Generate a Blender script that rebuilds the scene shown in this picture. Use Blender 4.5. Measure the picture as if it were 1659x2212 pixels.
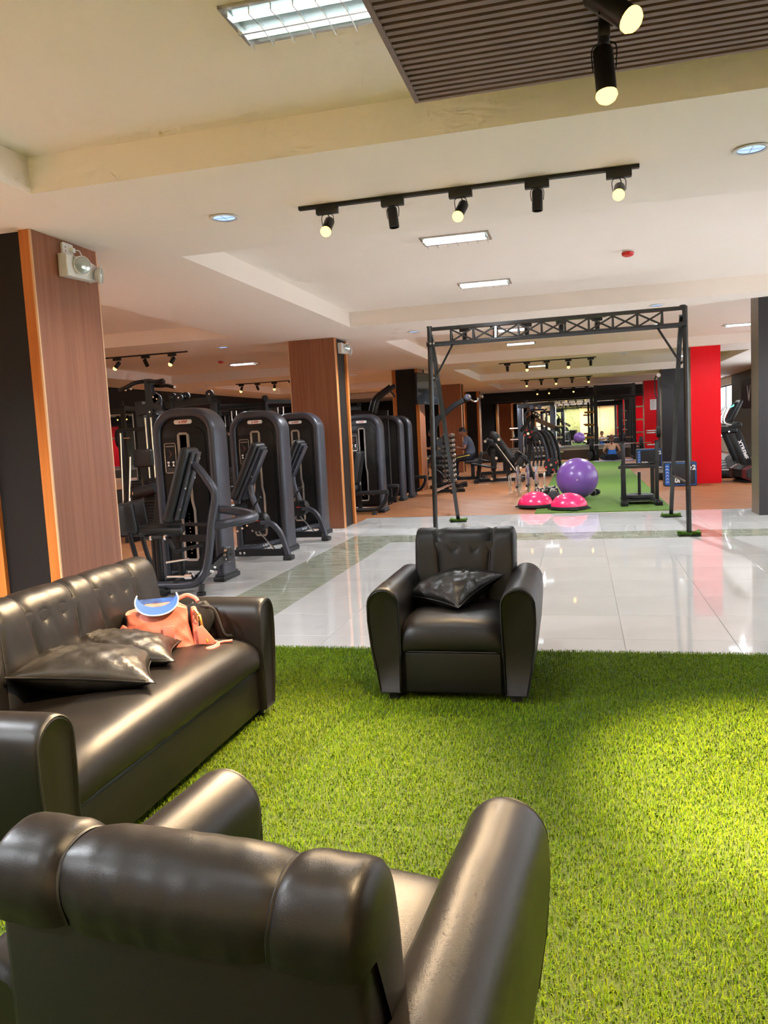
import bpy, bmesh, math, random
import numpy as np
from math import sin, cos, pi, radians, sqrt, atan2
from mathutils import Vector, Matrix, Euler

random.seed(7); np.random.seed(7)
for o in list(bpy.data.objects): bpy.data.objects.remove(o)
SC = bpy.context.scene
COL = SC.collection

# ------------------------------------------------------------------ camera
F_PX, IMG_W, IMG_H = 1706.0, 1659.0, 2212.0
YAW, PITCH, ROLL, EYE = -0.2473, -0.0995, -0.0521, 1.35
_f = Vector((sin(YAW)*cos(PITCH), cos(YAW)*cos(PITCH), sin(PITCH)))
_r0 = Vector((cos(YAW), -sin(YAW), 0.0)); _u0 = _r0.cross(_f)
_r = _r0*cos(ROLL) + _u0*sin(ROLL); _u = -_r0*sin(ROLL) + _u0*cos(ROLL)
cd = bpy.data.cameras.new('camera'); cam = bpy.data.objects.new('camera', cd); COL.objects.link(cam)
cd.sensor_fit = 'VERTICAL'; cd.sensor_height = 36.0; cd.lens = F_PX/IMG_H*36.0
cd.clip_start = 0.05; cd.clip_end = 200
cam.matrix_world = Matrix(((_r.x, _u.x, -_f.x, 0), (_r.y, _u.y, -_f.y, 0), (_r.z, _u.z, -_f.z, EYE), (0, 0, 0, 1)))
SC.camera = cam

# ------------------------------------------------------------------ world, exposure
W = bpy.data.worlds.new('world'); SC.world = W; W.use_nodes = True
W.node_tree.nodes['Background'].inputs[0].default_value = (0.75, 0.83, 1.0, 1)
W.node_tree.nodes['Background'].inputs[1].default_value = 0.6
SC.view_settings.view_transform = 'Standard'; SC.view_settings.look = 'None'
SC.view_settings.exposure = 1.42; SC.view_settings.gamma = 1.0
SC.view_settings.use_curve_mapping = False
SC.cycles.use_denoising = True
SC.cycles.use_adaptive_sampling = True; SC.cycles.adaptive_threshold = 0.12; SC.cycles.adaptive_min_samples = 10
SC.cycles.max_bounces = 6; SC.cycles.diffuse_bounces = 4; SC.cycles.glossy_bounces = 4
SC.cycles.transmission_bounces = 6; SC.cycles.transparent_max_bounces = 6
SC.cycles.sample_clamp_indirect = 4.0; SC.cycles.caustics_reflective = False; SC.cycles.caustics_refractive = False

# strengths of the lights, some of them added out of view (lamps are built with their fixtures)
E_TROFFER, E_DOWN, E_BULB, E_WINDOW = 30.0, 0.6, 2.6, 1.6
W_SPOT_NEAR, W_SPOT_TRACK, W_DOWN, W_WALLFILL, W_TROFFER = 300.0, 38.0, 110.0, 110.0, 30.0

# ------------------------------------------------------------------ helpers
def srgb(r, g, b):
    def l(v):
        v /= 255.0
        return v/12.92 if v <= 0.04045 else ((v+0.055)/1.055)**2.4
    return (l(r), l(g), l(b), 1.0)

def mat(name, col, rough=0.5, metal=0.0, spec=0.5, bump=None, var=None, coat=0.0, emit=None, estr=0.0, coords='Object', stretch=(1,1,1), alpha=None, trans=0.0):
    m = bpy.data.materials.new(name); m.use_nodes = True
    nt = m.node_tree; b = nt.nodes['Principled BSDF']
    b.inputs['Base Color'].default_value = col
    b.inputs['Roughness'].default_value = rough; b.inputs['Metallic'].default_value = metal
    b.inputs['Specular IOR Level'].default_value = spec
    if coat: b.inputs['Coat Weight'].default_value = coat; b.inputs['Coat Roughness'].default_value = 0.08
    if trans: b.inputs['Transmission Weight'].default_value = trans
    if emit: b.inputs['Emission Color'].default_value = emit; b.inputs['Emission Strength'].default_value = estr
    if bump or var:
        tc = nt.nodes.new('ShaderNodeTexCoord'); mp = nt.nodes.new('ShaderNodeMapping')
        mp.inputs['Scale'].default_value = stretch
        nt.links.new(tc.outputs[coords], mp.inputs['Vector'])
    if bump:
        n = nt.nodes.new('ShaderNodeTexNoise'); n.inputs['Scale'].default_value = bump[0]; n.inputs['Detail'].default_value = 4
        bp = nt.nodes.new('ShaderNodeBump'); bp.inputs['Strength'].default_value = bump[1]; bp.inputs['Distance'].default_value = bump[2] if len(bump) > 2 else 0.002
        nt.links.new(mp.outputs[0], n.inputs['Vector']); nt.links.new(n.outputs['Fac'], bp.inputs['Height']); nt.links.new(bp.outputs[0], b.inputs['Normal'])
    if var:
        n = nt.nodes.new('ShaderNodeTexNoise'); n.inputs['Scale'].default_value = var[0]; n.inputs['Detail'].default_value = 5
        rp = nt.nodes.new('ShaderNodeValToRGB'); rp.color_ramp.elements[0].position = 0.3; rp.color_ramp.elements[1].position = 0.7
        rp.color_ramp.elements[0].color = col; rp.color_ramp.elements[1].color = var[1]
        nt.links.new(mp.outputs[0], n.inputs['Vector']); nt.links.new(n.outputs['Fac'], rp.inputs[0]); nt.links.new(rp.outputs[0], b.inputs['Base Color'])
    return m

def emis(name, col, s):
    m = bpy.data.materials.new(name); m.use_nodes = True; nt = m.node_tree
    nt.nodes.remove(nt.nodes['Principled BSDF'])
    e = nt.nodes.new('ShaderNodeEmission'); e.inputs[0].default_value = col; e.inputs[1].default_value = s
    nt.links.new(e.outputs[0], nt.nodes['Material Output'].inputs[0]); return m

V = Vector
class MB:
    """collects shapes and links them as one mesh object"""
    def __init__(s): s.bm = bmesh.new()
    def _add(s, verts, faces):
        vs = [s.bm.verts.new(v) for v in verts]
        for f in faces:
            try: s.bm.faces.new([vs[i] for i in f])
            except ValueError: pass
        return vs
    def box(s, c, d, rot=(0,0,0), bev=0.0, seg=2, taper=1.0):
        t = bmesh.new(); bmesh.ops.create_cube(t, size=1.0)
        for v in t.verts:
            k = taper if v.co.z < 0 else 1.0
            v.co = V((v.co.x*d[0]*k, v.co.y*d[1]*k, v.co.z*d[2]))
        if bev > 0: bmesh.ops.bevel(t, geom=list(t.edges), offset=min(bev, min(d)*0.49), segments=seg, profile=0.5, affect='EDGES')
        M = Matrix.Translation(V(c)) @ (rot if isinstance(rot, Matrix) else Euler(rot).to_matrix().to_4x4())
        s._merge(t, M); return s
    def b2(s, x0, x1, y0, y1, z0, z1, bev=0.0, seg=2):
        return s.box(((x0+x1)/2, (y0+y1)/2, (z0+z1)/2), (abs(x1-x0), abs(y1-y0), abs(z1-z0)), bev=bev, seg=seg)
    def _merge(s, t, M=None):
        t.verts.ensure_lookup_table(); mp = {}
        for v in t.verts: mp[v.index] = s.bm.verts.new(M @ v.co if M else v.co)
        for f in t.faces:
            try: s.bm.faces.new([mp[v.index] for v in f.verts])
            except ValueError: pass
        t.free()
    def bar(s, p0, p1, w, h=None, up=(0,0,1), bev=0.0):
        """rectangular bar from p0 to p1; w across, h along up"""
        p0, p1 = V(p0), V(p1); h = h or w; d = (p1-p0); L = d.length
        if L < 1e-6: return s
        y = d.normalized(); z = V(up) - y*V(up).dot(y)
        if z.length < 1e-4: z = V((1,0,0)) - y*y.x
        z.normalize(); x = y.cross(z)
        M = Matrix(((x.x,y.x,z.x,0),(x.y,y.y,z.y,0),(x.z,y.z,z.z,0),(0,0,0,1)))
        return s.box((p0+p1)/2, (w, L, h), rot=M, bev=bev)
    def cyl(s, p0, p1, r, r2=None, n=12, cap=True):
        p0, p1 = V(p0), V(p1); r2 = r if r2 is None else r2
        a = (p1-p0).normalized(); u = a.orthogonal().normalized(); w = a.cross(u)
        vs = []
        for p, q in ((p0, r), (p1, r2)):
            for i in range(n):
                t = 2*pi*i/n; vs.append(p + u*cos(t)*q + w*sin(t)*q)
        fs = [(i, (i+1) % n, n+(i+1) % n, n+i) for i in range(n)]
        if cap: fs += [tuple(range(n-1, -1, -1)), tuple(range(n, 2*n))]
        s._add(vs, fs); return s
    def tube(s, pts, r, n=8, closed=False, prof=None, up=None, cap=True):
        """sweep a circle (or a 2D profile) along points; r may be a list"""
        P = [V(p) for p in pts]; m = len(P)
        if prof is None: prof = [(cos(2*pi*i/n), sin(2*pi*i/n)) for i in range(n)]
        else: r = 1.0 if r is None else r
        n = len(prof); rr = r if isinstance(r, (list, tuple)) else [r]*m
        T = []
        for i in range(m):
            if closed: d = P[(i+1) % m]-P[i-1]
            else: d = P[min(i+1, m-1)]-P[max(i-1, 0)]
            T.append(d.normalized() if d.length > 1e-9 else V((0,0,1)))
        N = V(up) if up else T[0].orthogonal()
        vs = []
        for i in range(m):
            if up: N = V(up)
            N = N - T[i]*N.dot(T[i])
            if N.length < 1e-5: N = T[i].orthogonal()
            N.normalize(); B = T[i].cross(N)
            k = 1.0
            if 0 < i < m-1 or closed:
                a = (P[i]-P[i-1]).normalized(); k = 1.0/max(0.5, abs(a.dot(T[i])))
            for (a_, b_) in prof: vs.append(P[i] + (N*b_ + B*a_*1.0)*rr[i])
        fs = []
        for i in range(m if closed else m-1):
            j = (i+1) % m
            for q in range(n):
                w = (q+1) % n; fs.append((i*n+q, i*n+w, j*n+w, j*n+q))
        if cap and not closed: fs += [tuple(range(n-1, -1, -1)), tuple(range((m-1)*n, m*n))]
        s._add(vs, fs); return s
    def lathe(s, prof, c=(0,0,0), n=24, M=None):
        """(r,z) profile turned about z"""
        vs, fs = [], []; k = len(prof); c = V(c)
        for i in range(n):
            t = 2*pi*i/n
            for (r, z) in prof:
                p = V((r*cos(t), r*sin(t), z)); vs.append((M @ p if M else p) + c)
        for i in range(n):
            j = (i+1) % n
            for q in range(k-1): fs.append((i*k+q, j*k+q, j*k+q+1, i*k+q+1))
        s._add(vs, fs); bmesh.ops.remove_doubles(s.bm, verts=s.bm.verts, dist=1e-6); return s
    def sphere(s, c, r, nu=16, nv=10, M=None):
        r = (r, r, r) if not isinstance(r, (tuple, list)) else r
        vs, fs = [], []
        for j in range(nv+1):
            ph = pi*j/nv
            for i in range(nu):
                t = 2*pi*i/nu; p = V((r[0]*sin(ph)*cos(t), r[1]*sin(ph)*sin(t), r[2]*cos(ph))); vs.append((M @ p if M else p)+V(c))
        for j in range(nv):
            for i in range(nu): fs.append((j*nu+i, (j+1)*nu+i, (j+1)*nu+(i+1) % nu, j*nu+(i+1) % nu))
        s._add(vs, fs); bmesh.ops.remove_doubles(s.bm, verts=s.bm.verts, dist=1e-6); return s
    def prism(s, poly, a, b, axis='y', bev=0.0, seg=2):
        """2D polygon pushed from a to b along an axis; poly in the two other axes"""
        t = bmesh.new()
        def P(p, d): return {'y': (p[0], d, p[1]), 'x': (d, p[0], p[1]), 'z': (p[0], p[1], d)}[axis]
        n = len(poly)
        v0 = [t.verts.new(P(p, a)) for p in poly]; v1 = [t.verts.new(P(p, b)) for p in poly]
        f0 = t.faces.new(v0); f1 = t.faces.new(v1[::-1])
        for i in range(n): t.faces.new((v0[i], v1[i], v1[(i+1) % n], v0[(i+1) % n]))
        if bev > 0:
            eds = list(set(list(f0.edges)+list(f1.edges)))
            bmesh.ops.bevel(t, geom=eds, offset=bev, segments=seg, profile=0.5, affect='EDGES')
        bmesh.ops.recalc_face_normals(t, faces=t.faces)
        s._merge(t); return s
    def grid(s, fn, nu, nv, cu=False, cv=False):
        vs = [V(fn(i/(nu if cu else nu-1), j/(nv if cv else nv-1))) for j in range(nv) for i in range(nu)]
        fs = []
        for j in range(nv if cv else nv-1):
            for i in range(nu if cu else nu-1):
                i2, j2 = (i+1) % nu, (j+1) % nv
                fs.append((j*nu+i, j*nu+i2, j2*nu+i2, j2*nu+i))
        s._add(vs, fs); return s
    def xf(s, M):
        bmesh.ops.transform(s.bm, matrix=M, verts=s.bm.verts); return s
    def build(s, name, m, parent=None, off=(0,0,0), smooth=35, fixn=True):
        if fixn: bmesh.ops.recalc_face_normals(s.bm, faces=s.bm.faces)
        me = bpy.data.meshes.new(name)
        if any(off):
            for v in s.bm.verts: v.co -= V(off)
        s.bm.to_mesh(me); s.bm.free()
        if smooth:
            me.shade_smooth()
            me.set_sharp_from_angle(angle=radians(smooth))
        o = bpy.data.objects.new(name, me); COL.objects.link(o)
        if m: me.materials.append(m)
        if parent: o.parent = parent
        return o

def tag(o, label=None, cat=None, group=None, kind=None):
    if label: o['label'] = label
    if cat: o['category'] = cat
    if group: o['group'] = group
    if kind: o['kind'] = kind
    return o
def thing(name, label, cat, loc=(0,0,0), rz=0.0, group=None, kind=None):
    o = bpy.data.objects.new(name, None); COL.objects.link(o); o.empty_display_size = 0.1
    o.location = loc; o.rotation_euler = (0, 0, rz); return tag(o, label, cat, group, kind)
def dup(root, loc=None, rz=None, label=None, group=None):
    r = root.copy(); COL.objects.link(r)
    if loc is not None: r.location = loc
    if rz is not None: r.rotation_euler = (0, 0, rz)
    if label: r['label'] = label
    if group: r['group'] = group
    def kids(a, b):
        for ch in list(a.children):
            c = ch.copy(); COL.objects.link(c); c.parent = b; kids(ch, c)
    kids(root, r); return r
def spline(pts, n=8):
    """Catmull-Rom through points"""
    P = [V(p) for p in pts]; out = []
    for i in range(len(P)-1):
        p0 = P[i-1] if i > 0 else P[0]*2-P[1]; p1, p2 = P[i], P[i+1]; p3 = P[i+2] if i+2 < len(P) else P[-1]*2-P[-2]
        for k in range(n):
            t = k/n; out.append(0.5*((2*p1)+(p2-p0)*t+(2*p0-5*p1+4*p2-p3)*t*t+(3*p1-p0-3*p2+p3)*t**3))
    out.append(P[-1]); return out
def rrect(w, h, r, n=4, cx=0.0, cy=0.0):
    out = []
    for (sx, sy, a0) in ((1,1,0), (-1,1,90), (-1,-1,180), (1,-1,270)):
        for i in range(n+1):
            a = radians(a0+90*i/n); out.append((cx+sx*(w/2-r)+r*cos(a), cy+sy*(h/2-r)+r*sin(a)))
    return out
def text(name, body, size, m, parent, loc, rot, depth=0.001, shear=0.0, align='CENTER', bold=0.0):
    cu = bpy.data.curves.new(name, 'FONT'); cu.body = body; cu.size = size; cu.extrude = depth; cu.shear = shear
    cu.align_x = align; cu.align_y = 'CENTER'; cu.offset = bold; cu.resolution_u = 3
    t = bpy.data.objects.new(name, cu); COL.objects.link(t)
    dg = bpy.context.evaluated_depsgraph_get(); me = bpy.data.meshes.new_from_object(t.evaluated_get(dg))
    bpy.data.objects.remove(t); bpy.data.curves.remove(cu)
    o = bpy.data.objects.new(name, me); COL.objects.link(o); me.materials.clear(); me.materials.append(m)
    o.location = loc; o.rotation_euler = rot; o.parent = parent; return o
def light(name, typ, loc, energy, col, parent=None, target=None, **kw):
    l = bpy.data.lights.new(name, typ); l.energy = energy; l.color = col
    for k, v in kw.items(): setattr(l, k, v)
    o = bpy.data.objects.new(name, l); COL.objects.link(o); o.location = loc
    if target is not None: o.rotation_euler = (V(target)-V(loc)).to_track_quat('-Z', 'Y').to_euler()
    if parent:
        o.parent = parent
    return o

# ------------------------------------------------------------------ materials
M_WHITE = mat('ceiling paint', srgb(244, 232, 222), 0.75, bump=(60, 0.04), var=(0.6, srgb(247, 236, 227)))
M_GROUT = mat('grout', srgb(150, 146, 140), 0.7)
def tile_mat(name, c1, c2, sc, dist):
    m = bpy.data.materials.new(name); m.use_nodes = True; nt = m.node_tree; b = nt.nodes['Principled BSDF']
    tc = nt.nodes.new('ShaderNodeTexCoord'); oi = nt.nodes.new('ShaderNodeObjectInfo')
    ad = nt.nodes.new('ShaderNodeVectorMath'); ad.operation = 'ADD'
    nt.links.new(tc.outputs['Object'], ad.inputs[0])
    mul = nt.nodes.new('ShaderNodeVectorMath'); mul.operation = 'SCALE'; mul.inputs['Scale'].default_value = 17.0
    nt.links.new(oi.outputs['Random'], mul.inputs[0]); nt.links.new(mul.outputs[0], ad.inputs[1])
    mp = nt.nodes.new('ShaderNodeMapping'); mp.inputs['Scale'].default_value = sc; mp.inputs['Rotation'].default_value = (0, 0, 0.25 if dist else 0)
    nt.links.new(ad.outputs[0], mp.inputs[0])
    n = nt.nodes.new('ShaderNodeTexNoise'); n.inputs['Scale'].default_value = 1.0; n.inputs['Detail'].default_value = 6; n.inputs['Distortion'].default_value = dist
    nt.links.new(mp.outputs[0], n.inputs['Vector'])
    rp = nt.nodes.new('ShaderNodeValToRGB'); rp.color_ramp.elements[0].color = c1; rp.color_ramp.elements[1].color = c2
    rp.color_ramp.elements[0].position = 0.35; rp.color_ramp.elements[1].position = 0.65
    nt.links.new(n.outputs['Fac'], rp.inputs[0]); nt.links.new(rp.outputs[0], b.inputs['Base Color'])
    b.inputs['Roughness'].default_value = 0.04; b.inputs['Specular IOR Level'].default_value = 1.0; b.inputs['IOR'].default_value = 1.75
    return m
M_TILE = tile_mat('polished porcelain', srgb(196, 194, 191), srgb(203, 201, 198), (1.5, 1.5, 1.5), 0.0)
M_MARBLE = tile_mat('green veined porcelain', srgb(142, 146, 126), srgb(172, 173, 158), (3.0, 22, 1), 1.2)
def wood_mat(name, c1, c2, rough=0.35, scale=(40, 40, 1.2)):
    m = mat(name, c1, rough, var=(1.0, c2), stretch=scale, spec=0.4); return m
M_WOOD = wood_mat('walnut laminate', srgb(128, 76, 50), srgb(150, 94, 66))
M_WOODTRIM = wood_mat('orange wood trim', srgb(176, 100, 42), srgb(196, 118, 56), 0.3)
M_WOODEDGE = wood_mat('pale wood edge', srgb(205, 160, 118), srgb(220, 178, 138), 0.3)
M_BLACKWALL = mat('black wall panel', srgb(21, 18, 17), 0.5, spec=0.25, bump=(25, 0.05))
M_DARKGREY = mat('charcoal laminate', srgb(42, 39, 43), 0.5, bump=(300, 0.1))
M_BRONZE = mat('brushed bronze laminate', srgb(100, 92, 76), 0.35, metal=0.3, bump=(300, 0.06))
M_RED = mat('red paint', srgb(238, 10, 28), 0.45, spec=0.2, bump=(150, 0.05))
M_MIRROR = mat('mirror', (0.82, 0.84, 0.83, 1), 0.01, metal=1.0)
M_LEATHER = mat('black leather', srgb(17, 15, 13), 0.40, spec=0.27, bump=(520, 0.22, 0.001), var=(5, srgb(21, 18, 16)))
M_LEATHER2 = mat('wrinkled black leather', srgb(20, 17, 14), 0.38, spec=0.4, bump=(34, 0.35, 0.006))
M_PIPING = mat('black piping', srgb(16, 14, 13), 0.5)
M_STEELBLK = mat('black powder coat', srgb(21, 21, 23), 0.38, spec=0.35)
M_GRAPH = mat('graphite powder coat', srgb(62, 64, 73), 0.32, metal=0.35, spec=0.5)
M_SHROUD = mat('black shroud plastic', srgb(14, 12, 12), 0.45, spec=0.3)
M_RUBBER = mat('black rubber', srgb(22, 22, 23), 0.65)
M_PAD = mat('black vinyl pad', srgb(24, 24, 26), 0.42, bump=(200, 0.1))
M_CHROME = mat('chrome', (0.88, 0.88, 0.88, 1), 0.16, metal=1.0)
M_SILVER = mat('silver plastic', srgb(190, 184, 178), 0.25, metal=0.7)
M_WHITEPL = mat('white plastic', srgb(225, 222, 218), 0.35)
M_GLASSY = mat('lamp glass', srgb(190, 196, 190), 0.08, metal=0.5, bump=(60, 0.3))
M_TXTW = mat('white print', srgb(240, 240, 240), 0.5)
M_TXTR = mat('red print', srgb(190, 40, 30), 0.5)
M_GREYPR = mat('grey print', srgb(120, 110, 104), 0.5)
M_SLAT = mat('brown slat', srgb(112, 88, 80), 0.45, var=(2, srgb(122, 98, 90)), stretch=(1, 20, 20))
M_SLATBACK = mat('dark slat backing', srgb(40, 24, 20), 0.6)
M_TUBE = emis('fluorescent tube', (0.92, 0.97, 1.0, 1), 1.6)
M_DOWN = emis('cool downlight', (0.42, 0.58, 0.95, 1), E_DOWN)
M_BULB = emis('warm bulb', (1.0, 0.50, 0.09, 1), E_BULB)
M_LOUVRE = mat('aluminium louvre', (0.8, 0.82, 0.82, 1), 0.22, metal=0.9)
M_PINK = mat('pink rubber dome', srgb(245, 40, 100), 0.25, spec=0.6)
M_PURPLE = mat('purple vinyl ball', srgb(122, 82, 165), 0.28, spec=0.6, bump=(8, 0.02))
M_BLUE = mat('blue print', srgb(45, 110, 205), 0.5)
M_SKIN = mat('skin', srgb(150, 98, 74), 0.5)
M_SKIN2 = mat('fair skin', srgb(198, 148, 118), 0.5)
M_HAIR = mat('black hair', srgb(20, 16, 14), 0.5)
M_HAIR2 = mat('auburn hair', srgb(96, 52, 34), 0.5)
# ------------------------------------------------------------------ structure
HS, HT = 2.741, 2.93            # soffit and tray ceiling heights
XL, XR, YF, YB = -10.6, 5.2, -3.2, 34.0

# --- ceiling: soffit with raised trays
TC = [(-2.4, 3.87), (5.55, 10.05), None, (18.72, 23.84), (25.9, 30.2)]
cx0, cx1, lx0, lx1 = -2.86, 3.6, -9.2, -4.5
cm = MB()
def quad(b, *p): b._add([V(q) for q in p], [tuple(range(len(p)))])
def flat(b, x0, x1, y0, y1, z): quad(b, (x0, y0, z), (x0, y1, z), (x1, y1, z), (x1, y0, z))
def tray(b, poly):
    n = len(poly)
    for i in range(n):
        p, q = poly[i], poly[(i+1) % n]
        quad(b, (p[0], p[1], HS), (q[0], q[1], HS), (q[0], q[1], HT), (p[0], p[1], HT))
    quad(b, *[(p[0], p[1], HT) for p in poly])
T3 = (11.95, 16.9)
rows = [TC[0], TC[1], T3, TC[3], TC[4]]
ys = [YF] + [y for r in rows for y in r] + [YB]
for k in range(0, len(ys), 2):                 # bands between the trays
    y0, y1 = ys[k], ys[k+1]
    if abs(y1-11.95) < 1e-6:
        flat(cm, XL, cx0, y0, y1, HS); flat(cm, cx1, XR, y0, y1, HS)
        quad(cm, (cx0, y0, HS), (cx0, y1, HS), (cx1, 10.13, HS), (cx1, y0, HS))
    else: flat(cm, XL, XR, y0, y1, HS)
for (y0, y1) in rows:
    flat(cm, XL, lx0, y0, y1, HS); flat(cm, lx1, cx0, y0, y1, HS); flat(cm, cx1, XR, y0, y1, HS)
    tray(cm, [(lx0, y0), (lx1, y0), (lx1, y1), (lx0, y1)])
    if y0 == 11.95: tray(cm, [(cx0, y0), (cx1, 10.13), (cx1, y1), (cx0, y1)])
    else: tray(cm, [(cx0, y0), (cx1, y0), (cx1, y1), (cx0, y1)])
ceil = cm.build('ceiling', M_WHITE, smooth=0, fixn=False); tag(ceil, 'cream painted ceiling with recessed trays', kind='structure')

# --- floors
fl = MB().b2(-4.30, XR, YF, 12.2, -0.08, -0.004).build('floor', M_GROUT, smooth=0)
tag(fl, 'polished white tile floor with a green marble border strip', kind='structure')
def wood_floor():
    m = bpy.data.materials.new('wood plank vinyl'); m.use_nodes = True; nt = m.node_tree; b = nt.nodes['Principled BSDF']
    tc = nt.nodes.new('ShaderNodeTexCoord'); mp = nt.nodes.new('ShaderNodeMapping'); mp.inputs['Rotation'].default_value = (0, 0, radians(45))
    nt.links.new(tc.outputs['Object'], mp.inputs[0])
    br = nt.nodes.new('ShaderNodeTexBrick'); br.inputs['Scale'].default_value = 1.0; br.inputs['Brick Width'].default_value = 0.9; br.inputs['Row Height'].default_value = 0.15
    br.inputs['Color1'].default_value = srgb(152, 100, 62); br.inputs['Color2'].default_value = srgb(136, 86, 50); br.inputs['Mortar'].default_value = srgb(110, 72, 52)
    br.inputs['Mortar Size'].default_value = 0.004
    nt.links.new(mp.outputs[0], br.inputs['Vector'])
    n = nt.nodes.new('ShaderNodeTexNoise'); n.inputs['Scale'].default_value = 3; n.inputs['Detail'].default_value = 6
    mp2 = nt.nodes.new('ShaderNodeMapping'); mp2.inputs['Scale'].default_value = (1, 14, 1); nt.links.new(mp.outputs[0], mp2.inputs[0]); nt.links.new(mp2.outputs[0], n.inputs['Vector'])
    mx = nt.nodes.new('ShaderNodeMix'); mx.data_type = 'RGBA'; mx.blend_type = 'OVERLAY'; mx.inputs['Factor'].default_value = 0.35
    nt.links.new(br.outputs['Color'], mx.inputs['A']); nt.links.new(n.outputs['Fac'], mx.inputs['B']); nt.links.new(mx.outputs['Result'], b.inputs['Base Color'])
    b.inputs['Roughness'].default_value = 0.45; b.inputs['Specular IOR Level'].default_value = 0.25; return m
M_WFLOOR = wood_floor()
wf = MB(); wf.b2(XL, XR, 12.2, YB, -0.08, 0.0); wf.b2(XL, -4.30, YF, 12.2, -0.08, 0.0); wf.b2(-4.30, -3.35, 11.5, 12.2, -0.05, 0.001)
tag(wf.build('floor', M_WFLOOR, smooth=0), 'warm brown wood plank floor of the gym area', kind='structure')
trim = MB().b2(-3.35, XR, 12.19, 12.215, -0.02, 0.003).build('trim_1', M_SILVER, smooth=0); tag(trim, kind='structure')

TP, TX, TY = 0.637, 0.228, 5.0; TPY = 0.631
xs = [TX+TP*k for k in range(-7, 9)]; ysr = [TY+TPY*k for k in range(-2, 12)] + [12.19]
cache = {}
for i in range(len(xs)-1):
    for j in range(len(ysr)-1):
        x0, x1, y0, y1 = xs[i], min(xs[i+1], XR), ysr[j], ysr[j+1]
        if x0 >= XR: continue
        if x1 < -3.0 and y0 > 11.25:
            if x1 < -3.36: continue
            x0 = -3.35
        w, d = x1-x0-0.004, y1-y0-0.004
        strip = (abs(y0-(TY+TPY*7)) < 0.01 and x0 > -2.97) or (abs(x0-(TX-TP*5)) < 0.01 and y0 < 9.9)
        key = (round(w, 3), round(d, 3), strip, strip and x0 < -2.9)
        if key not in cache:
            b = MB(); b.box((0, 0, -0.006), (w, d, 0.012), bev=0.0012, seg=1)
            o = b.build('tile', M_MARBLE if strip else M_TILE, fl, smooth=0); cache[key] = o.data
        else:
            o = bpy.data.objects.new('tile', cache[key]); COL.objects.link(o); o.parent = fl
        o.location = ((x0+x1)/2, (y0+y1)/2, 0)

# --- walls
def leaf_wall():
    m = bpy.data.materials.new('leaf print wall'); m.use_nodes = True; nt = m.node_tree; b = nt.nodes['Principled BSDF']
    tc = nt.nodes.new('ShaderNodeTexCoord'); mp = nt.nodes.new('ShaderNodeMapping'); mp.inputs['Scale'].default_value = (9, 1, 5); mp.inputs['Rotation'].default_value = (0, 0.6, 0)
    nt.links.new(tc.outputs['Object'], mp.inputs[0])
    v = nt.nodes.new('ShaderNodeTexVoronoi'); nt.links.new(mp.outputs[0], v.inputs['Vector'])
    rp = nt.nodes.new('ShaderNodeValToRGB'); rp.color_ramp.elements[0].color = srgb(20, 70, 52); rp.color_ramp.elements[1].color = srgb(150, 165, 125)
    rp.color_ramp.elements[0].position = 0.45; rp.color_ramp.elements[1].position = 0.55
    nt.links.new(v.outputs['Distance'], rp.inputs[0]); nt.links.new(rp.outputs[0], b.inputs['Base Color']); b.inputs['Roughness'].default_value = 0.6
    return m
M_LEAF = leaf_wall(); M_CREAM = mat('cream wall', srgb(214, 200, 180), 0.7); M_OLIVE = mat('dark olive wall', srgb(70, 70, 60), 0.6, var=(1.5, srgb(84, 84, 72)))
for (xa, xb, m_, lb) in ((XL, -4.3, M_LEAF, 'green leaf print wall left of the lounge'), (-4.3, -2.4, M_CREAM, 'cream wall section behind the lounge'), (-2.4, 0, M_LEAF, 'green leaf print wall behind the lounge'), (0, XR, M_CREAM, 'cream wall right behind the lounge')):
    tag(MB().b2(xa, xb, YF-0.2, YF, 0, HT).build('wall_front', m_, smooth=0), lb, kind='structure')
tag(MB().b2(XL-0.2, XL, YF, 10.5, 0, HT).build('wall_left', M_CREAM, smooth=0), kind='structure')
lm = MB().b2(XL-0.2, XL, 10.5, YB, 0, HT).build('wall_left', M_BLACKWALL, smooth=0); tag(lm, kind='structure')
for k in range(9):
    y0 = 10.7+k*2.55
    MB().b2(XL, XL+0.012, y0+0.006, y0+2.544, 0.35, 2.12).build('mirror_panel', M_MIRROR, lm, smooth=0)
bk = MB().b2(XL, XR, YB, YB+0.2, 0, HT).build('wall_back', M_BLACKWALL, smooth=0); tag(bk, 'black back wall carrying the mirrors', kind='structure')
for k in range(5):
    x0 = -3.55+k*1.45
    MB().b2(x0+0.005, x0+1.445, YB-0.012, YB, 0.36, 2.32).build('mirror_panel', M_MIRROR, bk, smooth=0)
M_PLINTH = mat('dark brown plinth', srgb(60, 50, 38), 0.4)
tag(MB().b2(-4.3, 2.2, 30.6, YB, 0, 0.35, bev=0.01).build('trim_2', M_PLINTH, smooth=0), 'dark raised plinth below the back mirrors', kind='structure')
tag(MB().b2(-4.6, 3.2, 32.9, 33.5, 2.36, HS, bev=0.01).build('trim_3', M_BLACKWALL, smooth=0), 'black beam above the back mirrors', kind='structure')
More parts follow.
